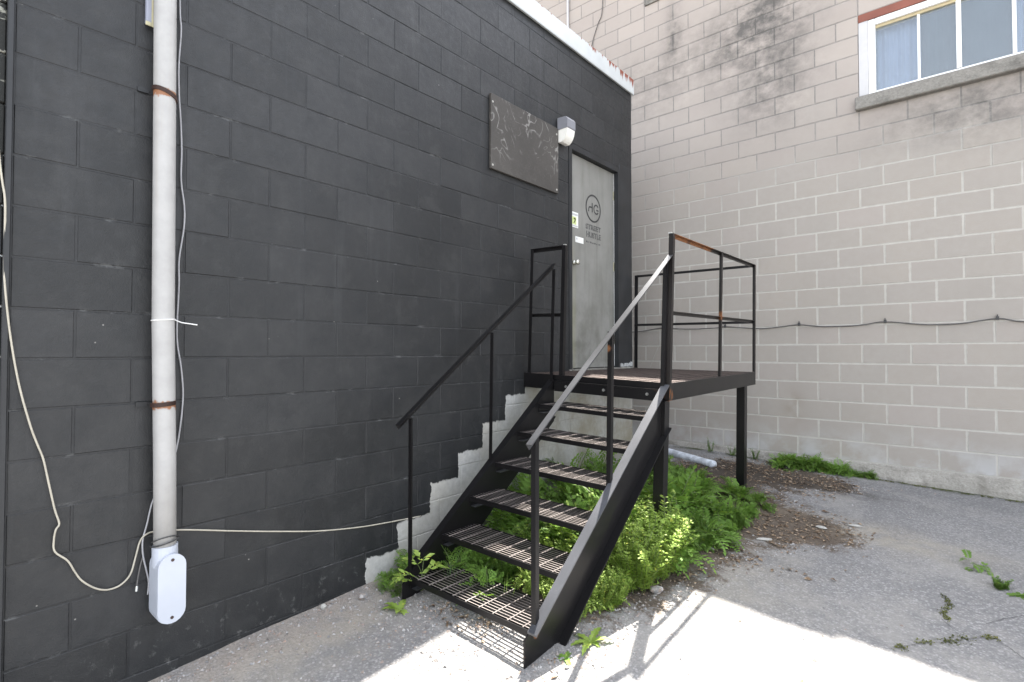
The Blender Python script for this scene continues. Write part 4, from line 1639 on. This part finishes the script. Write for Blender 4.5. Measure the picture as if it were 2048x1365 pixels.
rr = random.Random(5)
m = MB()
cnt = 0
while cnt < 9000:
    x, y = rr.uniform(0.03, 2.5), rr.uniform(-4.6, -0.07)
    d = soil_density(x, y) + 0.5 * noise.noise((x * 3, y * 3, 0))
    if rr.random() > clip((d - 0.38) * 2.2, 0.004, 1):
        continue
    flake(m, x, y, ground_z(x, y) + 0.003, rr.choice((0.012, 0.018, 0.022, 0.03, 0.045)) * rr.uniform(0.8, 1.2), rr)
    cnt += 1
o = build(m, 'leaf_litter', M['litter'], kind='stuff', base=(1, -2, -1.3))


def pebble(mb, x, y, z, s, rnd):
    P = []
    for (a, b, c) in ((1, 0, 0), (-1, 0, 0), (0, 1, 0), (0, -1, 0), (0, 0, 1), (0, 0, -0.6)):
        k = s * rnd.uniform(0.6, 1.1)
        P.append((x + a * k + rnd.uniform(-.3, .3) * s, y + b * k + rnd.uniform(-.3, .3) * s, z + c * k * 0.7))
    mb.add(P, [(0, 2, 4), (2, 1, 4), (1, 3, 4), (3, 0, 4), (2, 0, 5), (1, 2, 5), (3, 1, 5), (0, 3, 5)])


m = MB()
cnt = 0
while cnt < 6500:
    x, y = rr.uniform(0.01, 2.6), rr.uniform(-6.2, -0.1)
    near = math.exp(-(x / 0.22)) * (1 if y < -3.2 else 0.25)
    stair_z = 0.8 * math.exp(-((x - 0.75) / 0.5) ** 2 - ((y + 4.55) / 0.35) ** 2)
    stair_z += 0.8 * math.exp(-((x - 1.42) / 0.12) ** 2 - ((y + 4.3) / 0.5) ** 2)
    edge = 0.35 if 0.4 < soil_density(x, y) < 0.62 else 0.0
    if rr.random() > clip(near + stair_z + edge, 0.012, 1):
        continue
    pebble(m, x, y, ground_z(x, y) + 0.001, rr.choice((0.003, 0.004, 0.005, 0.006, 0.009, 0.013)), rr)
    cnt += 1
o = build(m, 'gravel', M['gravel'], kind='stuff', base=(1, -3, -1.4))


def leaf_thing(x, y, s, mat, label, cat='leaf'):
    q = MB()
    n = 7
    a = rr.uniform(0, 6.28)
    vs, fs = [], []
    for i in range(n + 1):
        t = i / n
        wd = s * 0.28 * math.sin(math.pi * min(1, t * 1.05)) ** 0.8
        h = 0.012 + s * 0.25 * (t - 0.5) ** 2 + 0.004
        for sgn, dz in ((-1, s * 0.06), (0, 0), (1, s * 0.06)):
            px, py = (t - 0.5) * s, sgn * wd
            vs.append((x + px * math.cos(a) - py * math.sin(a), y + px * math.sin(a) + py * math.cos(a), ground_z(x, y) + h + dz))
    for i in range(n):
        for k in range(2):
            b_ = i * 3 + k
            fs.append((b_, b_ + 1, b_ + 4, b_ + 3))
    q.add(vs, fs)
    q.tube([(vs[1][0], vs[1][1], vs[1][2]), (vs[1][0] - 0.3 * s * math.cos(a), vs[1][1] - 0.3 * s * math.sin(a), vs[1][2])], 0.0012, 4)
    ob = build(q, 'fallen_leaf', mat, smooth=True)
    return tag(ob, label, cat)


leaf_thing(2.065, -4.18, 0.075, M['leaf_dry'], 'curled brown fallen leaf on the sunlit asphalt near the bottom edge')
leaf_thing(2.90, -3.42, 0.085, M['leaf_yellow'], 'yellow fallen leaf at the shadow edge on the right')
leaf_thing(2.235, -3.98, 0.03, M['leaf_dry'], 'tiny brown leaf scrap to the right of the curled brown leaf')


def lump(x, y, sx, sy, sz, label, ang=0.0, cat='rubble', mat='debris', name='rubble_piece'):
    q = MB()
    n1, n2 = 7, 4
    vs = []
    for j in range(n2 + 1):
        ph = math.pi * j / n2
        for i in range(n1):
            w_ = 2 * math.pi * i / n1
            k = 1 + 0.22 * rr.uniform(-1, 1)
            px, py = sx * math.sin(ph) * math.cos(w_) * k, sy * math.sin(ph) * math.sin(w_) * k
            vs.append((x + px * math.cos(ang) - py * math.sin(ang), y + px * math.sin(ang) + py * math.cos(ang), ground_z(x, y) + sz * (0.75 + math.cos(ph)) * 0.8))
    fs = [(j * n1 + i, j * n1 + (i + 1) % n1, (j + 1) * n1 + (i + 1) % n1, (j + 1) * n1 + i) for j in range(n2) for i in range(n1)]
    q.add(vs, fs)
    ob = build(q, name, M[mat])
    return tag(ob, label, cat)


lump(2.16, -1.64, 0.05, 0.018, 0.012, 'slim white chip lying on the bare asphalt beyond the leaf litter', 0.3)
lump(1.97, -1.85, 0.04, 0.022, 0.014, 'broken white chip at the edge of the leaf litter', -0.2)
lump(1.70, -2.36, 0.06, 0.02, 0.012, 'long pale chip in the leaf litter beside the landing', 0.5)
lump(1.46, -2.78, 0.022, 0.018, 0.016, 'small white stone at the foot of the weeds', 0.2, 'stone', 'debris', 'stone')
lump(1.42, -3.55, 0.045, 0.035, 0.03, 'grey stone in the gap between weeds and sunlit asphalt', 0.8, 'stone', 'gravel', 'stone')
lump(0.13, -4.72, 0.03, 0.024, 0.022, 'pale stone at the foot of the charcoal wall by the bare strip', 0.4, 'stone', 'gravel', 'stone')
lump(0.05, -4.93, 0.02, 0.016, 0.02, 'white pebble against the foot of the charcoal wall', 0.1, 'stone', 'debris', 'stone')

# ------------------------------------------------------------------ plants
UP = Vector((0, 0, 1))


def leaflet(mb, p, d, nrm, ln, wd):
    """pointed leaflet, 2 quads folded along the midrib"""
    s = d.cross(nrm).normalized()
    a = p + d * ln * 0.5 + s * wd * 0.5 + nrm * wd * 0.12
    b = p + d * ln * 0.5 - s * wd * 0.5 + nrm * wd * 0.12
    t = p + d * ln
    mb.add([p, a, t, b], [(0, 1, 2), (0, 2, 3)])


def frond(mb, base, d, length, droop, rnd, pairs=7, fine=True, wd=0.34):
    """pinnate leaf: arching midrib with side leaflets, each cut again when fine"""
    p = Vector(base)
    d = Vector(d).normalized()
    side0 = d.cross(UP)
    if side0.length < 0.05:
        side0 = Vector((1, 0, 0))
    step = length / (pairs + 2)
    pts = [p.copy()]
    for i in range(pairs + 2):
        d = (d - UP * droop * (i + 1) / pairs * 0.3).normalized()
        p = p + d * step
        pts.append(p.copy())
        if i < 2:
            continue
        side = d.cross(UP)
        side = side.normalized() if side.length > 0.05 else side0.normalized()
        nrm = side.cross(d).normalized()
        t = (i - 2) / max(1, pairs - 1)
        ll = length * wd * math.sin(math.pi * (0.22 + 0.72 * t)) * rnd.uniform(0.85, 1.1)
        for sg in (1, -1):
            dd = (side * sg + d * 0.55 + nrm * rnd.uniform(-0.15, 0.3)).normalized()
            if fine:
                for q in range(3):
                    pp = p + dd * ll * (0.25 + 0.27 * q)
                    s2 = dd.cross(nrm).normalized()
                    for s3 in (1, -1):
                        leaflet(mb, pp, (dd * 0.7 + s2 * s3 * 0.8).normalized(), nrm, ll * 0.30, ll * 0.16)
                leaflet(mb, p + dd * ll * 0.72, dd, nrm, ll * 0.38, ll * 0.22)
            else:
                leaflet(mb, p, dd, nrm, ll, ll * 0.5)
    leaflet(mb, p, d, UP, length * 0.16, length * 0.09)
    mb.cur = 1
    mb.tube(pts, [0.0018 * length / 0.2] * len(pts), 3, False)
    mb.cur = 0


def feathery(seed, h, n, fine=True, spread=0.6, pairs=9, wd=0.34):
    rnd = random.Random(seed)
    mb = MB()
    for i in range(n):
        a = rnd.uniform(0, 6.283)
        el = rnd.uniform(0.35, 1.35)
        d = Vector((math.cos(a) * math.cos(el) * 1.1, math.sin(a) * math.cos(el) * 1.1, math.sin(el)))
        b = Vector((rnd.uniform(-1, 1) * 0.05, rnd.uniform(-1, 1) * 0.05, rnd.uniform(0, h * 0.35)))
        frond(mb, b, d, h * rnd.uniform(0.6, 1.0), rnd.uniform(0.3, 1.3), rnd, pairs, fine, wd)
    return mb


feath_b = [feathery(s, 0.26, 20) for s in (1, 2, 3, 4)]
coarse_b = [feathery(s + 50, 0.27, 18, False, 0.6, 8, 0.27) for s in (1, 2, 3)]
feath = [q.mesh('weed_foliage', [M['leaf'], M['stem']]) for q in feath_b]
coarse_lb = [feathery(s + 20, 0.28, 26, False, 0.6, 11, 0.2) for s in (1, 2, 3)]


def bush(seed, h, n):
    """upright stems set with whorls of small leaves"""
    rnd = random.Random(seed)
    mb = MB()
    for i in range(n):
        a = rnd.uniform(0, 6.283)
        r0 = rnd.uniform(0, 0.06)
        p = Vector((r0 * math.cos(a), r0 * math.sin(a), 0))
        d = Vector((math.cos(a) * 0.35, math.sin(a) * 0.35, 1)).normalized()
        hh = h * rnd.uniform(0.6, 1)
        pts = [p.copy()]
        K = 12
        for k in range(K):
            d = (d + Vector((rnd.uniform(-.12, .12), rnd.uniform(-.12, .12), 0.02))).normalized()
            p = p + d * hh / K
            pts.append(p.copy())
            if k < 1:
                continue
            for q in range(8):
                w_ = rnd.uniform(0, 6.283)
                dd = Vector((math.cos(w_), math.sin(w_), rnd.uniform(0.0, 0.7))).normalized()
                ln = rnd.uniform(0.014, 0.028) * (1.15 - 0.4 * k / K)
                leaflet(mb, p + dd * 0.004, dd, UP, ln, ln * 0.5)
                leaflet(mb, p + dd * ln * 0.5, (dd + Vector((-dd.y, dd.x, 0)) * 0.8).normalized(), UP, ln * 0.7, ln * 0.4)
        mb.cur = 1
        mb.tube(pts, 0.0016, 3, False)
        mb.cur = 0
    return mb


bush_lb = [bush(s, 0.34, 24) for s in (31, 32, 33)]
bush_gb = [bush(s, 0.24, 16) for s in (41, 42)]


class Cover:
    """an uncountable mass of weeds, gathered into one object"""
    def __init__(s):
        s.mb = MB()

    def put(s, src, x, y, sc):
        a, tx, ty = rr.uniform(0, 6.283), rr.uniform(-.12, .12), rr.uniform(-.12, .12)
        T = Matrix.Translation((x, y, ground_z(x, y) - 0.01)) @ Matrix.Rotation(tx, 4, 'X') @ Matrix.Rotation(ty, 4, 'Y') @ Matrix.Rotation(a, 4, 'Z') @ Matrix.Scale(sc, 4)
        o = len(s.mb.v)
        s.mb.v.extend([tuple(T @ Vector(q)) for q in src.v])
        s.mb.f.extend([tuple(i + o for i in f) for f in src.f])
        s.mb.mi.extend(src.mi)

    def done(s, name, mats, label):
        ob = build(s.mb, name, mats, kind='stuff')
        ob['label'] = label
        return ob


def plant(name, me, x, y, sc, label, cat='weed', group=None, dz=0.0, rz=None):
    o = link(name, me)
    o.location = (x, y, ground_z(x, y) - 0.01 + dz)
    o.rotation_euler = (rr.uniform(-0.1, 0.1), rr.uniform(-0.1, 0.1), rr.uniform(0, 6.28) if rz is None else rz)
    o.scale = (sc, sc, sc * rr.uniform(0.85, 1.1))
    return tag(o, label, cat, group)


# green mass beneath the landing
cov = Cover()
cnt = 0
while cnt < 95:
    x, y = rr.uniform(0.15, 1.62), rr.uniform(-3.65, -1.05)
    lim = 1.52 - 0.06 * (y + 1.6) ** 2 if y > -3.4 else 1.42
    if x > lim or (x < 0.45 and y < -2.4 and rr.random() < 0.6):
        continue
    if y > -1.32 or (y > -1.55 and x > 0.9):
        continue
    edge = clip((lim - x) / 0.4, 0.25, 1.0)
    tall = 0.72 + 0.88 * clip((-1.4 - y) / 1.3, 0, 1)
    cov.put(rr.choice(feath_b + coarse_b + coarse_b + bush_gb), x, y, rr.uniform(0.75, 1.1) * tall * (0.5 + 0.5 * edge))
    cnt += 1
for i in range(22):                       # thin low growth at the outer edge and under the lower treads
    x, y = rr.uniform(0.38, 0.85), rr.uniform(-4.35, -3.2)
    cov.put(rr.choice(feath_b + bush_gb), x, y, rr.uniform(0.5, 0.9))
for i in range(22):
    y = rr.uniform(-3.5, -1.7)
    cov.put(rr.choice(feath_b), 1.50 - 0.06 * (y + 1.6) ** 2 + rr.uniform(-0.05, 0.07), y, rr.uniform(0.3, 0.55))
cov.done('weed_cover', [M['leaf'], M['stem']], 'feathery green weeds filling the shaded ground below the landing and treads')
cov = Cover()
cnt = 0
while cnt < 62:
    if cnt < 30:                          # in the full sun outside the stringer
        y = rr.uniform(-3.92, -3.2)
        x = rr.uniform(1.26, 1.39 - 0.09 * clip((-3.3 - y) / 0.5, 0, 1))
        sc = rr.uniform(0.85, 1.3) * (1.0 if y > -3.6 else 0.55) * (1.0 if x < 1.36 else 0.7)
    else:
        x, y = rr.uniform(0.66, 1.25), rr.uniform(-4.1, -3.15)
        sc = rr.uniform(0.9, 1.4) * (0.6 if y < -3.85 else 1.0) * (0.75 if x < 0.9 else 1.0)
    cov.put(rr.choice(bush_lb if cnt < 30 else bush_lb + coarse_lb), x, y, sc)
    cnt += 1
cov.done('weed_cover', [M['leaf_lime'], M['stem']], 'bushy lime green weeds in the sun under and beside the right stringer')
cov = Cover()
for i in range(34):
    t = i / 33
    x = 1.26 + 0.84 * t + rr.uniform(-0.03, 0.03)
    sc = 0.64 * (1 - 0.45 * t) * rr.uniform(0.7, 1.15) + 0.06
    if 0.72 < t < 0.9:
        sc *= 0.6
    cov.put(rr.choice(feath_b + bush_gb), x, -0.12 - 0.12 * rr.random() * (1 - t), sc)
cov.done('weed_cover', [M['leaf'], M['stem']], 'dark green weeds in a row along the foot of the grey wall')


def broad(seed, n, ln, wd, el0=0.3, el1=1.2, toothed=True):
    """rosette of broad toothed leaves"""
    rnd = random.Random(seed)
    mb = MB()
    for i in range(n):
        a = 6.283 * i / n + rnd.uniform(-0.4, 0.4)
        el = rnd.uniform(el0, el1)
        d = Vector((math.cos(a) * math.cos(el), math.sin(a) * math.cos(el), math.sin(el)))
        p = Vector((0, 0, 0.01))
        L = ln * rnd.uniform(0.65, 1.05)
        K = 10
        vs = []
        for k in range(K + 1):
            t = k / K
            side = d.cross(UP).normalized()
            nrm = side.cross(d).normalized()
            w_ = wd * math.sin(math.pi * (0.06 + 0.94 * t) ** 0.8) + 0.002
            if toothed and k % 2:
                w_ *= 0.62
            vs += [p + side * w_ + nrm * w_ * 0.25, p.copy(), p - side * w_ + nrm * w_ * 0.25]
            d = (d - UP * 0.10).normalized()
            p = p + d * L / K
        fs = []
        for k in range(K):
            for q in range(2):
                b_ = 3 * k + q
                fs.append((b_, b_ + 1, b_ + 4, b_ + 3))
        mb.add(vs, fs)
    return mb


def grass(seed, n, h, lean=0.35):
    rnd = random.Random(seed)
    mb = MB()
    for i in range(n):
        a = rnd.uniform(0, 6.283)
        d = Vector((math.cos(a) * lean * rnd.uniform(0.2, 1), math.sin(a) * lean * rnd.uniform(0.2, 1), 1)).normalized()
        p = Vector((rnd.uniform(-0.02, 0.02), rnd.uniform(-0.02, 0.02), 0))
        L = h * rnd.uniform(0.5, 1)
        w_ = 0.0028
        K = 6
        vs = []
        for k in range(K + 1):
            t = k / K
            side = d.cross(UP)
            side = side.normalized() if side.length > 0.01 else Vector((1, 0, 0))
            vs += [p + side * w_ * (1 - t * 0.9), p - side * w_ * (1 - t * 0.9)]
            d = (d + Vector((d.x, d.y, -0.25)) * 0.14).normalized()
            p = p + d * L / K
        mb.add(vs, [(2 * k, 2 * k + 1, 2 * k + 3, 2 * k + 2) for k in range(K)])
    return mb


def mono(mb, name, mats, x, y, label, cat='weed', dz=0.0, sc=1.0, group=None):
    return plant(name, mb.mesh(name, mats), x, y, sc, label, cat, group, dz)


fr = MB()
rn = random.Random(77)
for i in range(7):
    a = rn.uniform(0, 6.28)
    frond(fr, (0, 0, 0.02 + 0.02 * i), (math.cos(a), math.sin(a), 0.9), 0.19, 0.9, rn, 6, False, 0.42)
mono(fr, 'ragwort', [M['leaf_lime'], M['stem']], 0.385, -4.50, 'leafy fern-like weed growing up round the left post at the bottom step', 'weed', 0.03, 1.0)
mono(broad(5, 6, 0.11, 0.022, 0.2, 0.8), 'weed', [M['leaf_lime']], 0.40, -4.66, 'low weed with small toothed leaves in front of the bottom left post')
mono(grass(8, 14, 0.30), 'grass_tuft', [M['leaf_blue']], 0.47, -4.33, 'tall grass tuft standing between the two lowest treads at the left', 'grass')
mono(grass(9, 22, 0.24, 0.6), 'grass_tuft', [M['leaf_blue']], 0.64, -4.25, 'sprawling blue green grass tuft behind the bottom tread', 'grass')
mono(grass(10, 7, 0.22, 0.4), 'grass_tuft', [M['leaf_lime']], 0.90, -4.33, 'thin yellow green grass blades poking through the bottom tread', 'grass')
for i, (x, y, s) in enumerate(((0.10, -4.52, 0.45), (0.16, -4.42, 0.6), (0.09, -4.34, 0.7), (0.22, -4.32, 0.55), (0.20, -4.58, 0.4))):
    lb = ('small feathery weed nearest the painted corner of the bare strip', 'feathery weed in the middle of the row by the bare strip',
          'tallest feathery weed by the bare strip behind the left post', 'feathery weed between the left stringer and the bare strip',
          'low feathery weed just left of the bottom left post')[i]
    plant('weed', feath[i % 4], x, y, s, lb, 'weed', 'small weeds by the bare strip of the charcoal wall')
mono(broad(11, 6, 0.14, 0.020, 0.15, 0.7), 'dandelion', [M['leaf_lime']], 1.385, -4.22, 'dandelion with long toothed leaves beside the foot of the right stringer')
mono(broad(12, 5, 0.08, 0.014, 0.1, 0.5), 'weed', [M['leaf']], 1.36, -4.40, 'small flat weed at the toe of the right stringer')
mono(broad(13, 9, 0.17, 0.022, 0.5, 1.3, False), 'weed', [M['leaf']], 1.30, -0.30, 'bright leafy weed rosette at the left end of the wall weeds')
for i, (x, y, s, lb) in enumerate(((0.72, -0.12, 0.55, 'pale leafy weed by the grey wall just right of the back leg'),
                                   (0.98, -0.12, 0.62, 'pale leafy weed by the grey wall right of its leafy twin'),
                                   (0.48, -0.12, 0.62, 'pale leafy weed by the grey wall left of the back leg'))):
    mono(bush(60 + i, 0.3, 7), 'weed', [M['leaf'], M['stem']], x, y, lb, 'weed', 0.0, s)
mono(broad(21, 3, 0.16, 0.02, 0.9, 1.4), 'weed', [M['leaf_lime']], 1.20, -1.62, 'single tall leafy weed at the foot of the back leg')
mono(bush(71, 0.12, 12), 'weed', [M['leaf'], M['stem']], 2.97, -2.18, 'green weed sprouting from the asphalt crack at the right edge', 'weed', 0.0, 0.6)
mono(broad(23, 8, 0.15, 0.02, 0.1, 0.5), 'weed', [M['leaf']], 3.06, -2.22, 'flat toothed weed beside the crack weed at the right edge', 'weed')
mono(feathery(91, 0.10, 8, False), 'weed', [M['leaf'], M['stem']], 2.88, -1.92, 'faint feathery weed in the asphalt above the crack weeds', 'weed')


def moss_line(pts, label, n, wdt):
    q = MB()
    sp = smooth_path([(a, b, 0) for a, b in pts], 8)
    for i in range(n):
        p_ = sp[rr.randrange(len(sp))]
        if noise.noise((p_.x * 9, p_.y * 9, 4.0)) < -0.08:
            continue
        x, y = p_.x + rr.gauss(0, wdt), p_.y + rr.gauss(0, wdt)
        z = ground_z(x, y) + 0.002
        for k in range(4):
            a = rr.uniform(0, 6.28)
            d = Vector((math.cos(a), math.sin(a), rr.uniform(0.2, 1.2))).normalized()
            ln = rr.uniform(0.004, 0.012)
            leaflet(q, Vector((x, y, z)), d, UP, ln, ln * 0.6)
    ob = build(q, 'moss', [M['moss']])
    return tag(ob, label, 'moss')


moss_line([(2.72, -2.50), (2.745, -2.62), (2.72, -2.74), (2.76, -2.82)], 'short upright streak of moss in an asphalt crack', 150, 0.010)
moss_line([(2.57, -3.28), (2.66, -3.14), (2.74, -3.06), (2.82, -2.96), (2.93, -2.86)], 'long streak of moss along a crack near the shadow edge', 230, 0.014)
moss_line([(2.05, -0.13), (2.4, -0.11), (2.8, -0.10), (3.3, -0.10), (3.9, -0.10)], 'moss line where the asphalt meets the grey wall', 620, 0.016)


# asphalt cracks as shallow dark grooves are too fine to carve: thin dark strips paint in their shade
def crack(pts, label):
    q = MB()
    sp = smooth_path([(a, b, 0) for a, b in pts], 6)
    sp = [Vector((p_.x + rr.uniform(-.003, .003), p_.y + rr.uniform(-.003, .003), 0)) for p_ in sp]
    vs, fs = [], []
    for i, p_ in enumerate(sp):
        t = (sp[min(i + 1, len(sp) - 1)] - sp[max(i - 1, 0)]).normalized()
        s_ = Vector((-t.y, t.x, 0)) * rr.uniform(0.0006, 0.0018)
        for q_ in (p_ + s_, p_ - s_):
            vs.append((q_.x, q_.y, ground_z(q_.x, q_.y) + 0.004))
        if i:
            fs.append((2 * i - 2, 2 * i - 1, 2 * i + 1, 2 * i))
    q.add(vs, fs)
    ob = build(q, 'crack', M['roof'])
    ob['kind'] = 'structure'
    return ob


crack([(2.72, -2.82), (2.80, -2.95)], '')
crack([(2.90, -2.72), (2.96, -2.62), (3.05, -2.5)], '')
crack([(2.93, -2.86), (3.05, -3.02), (3.12, -3.10)], '')
crack([(2.57, -3.28), (2.66, -3.14), (2.74, -3.06), (2.82, -2.96), (2.93, -2.86)], '')
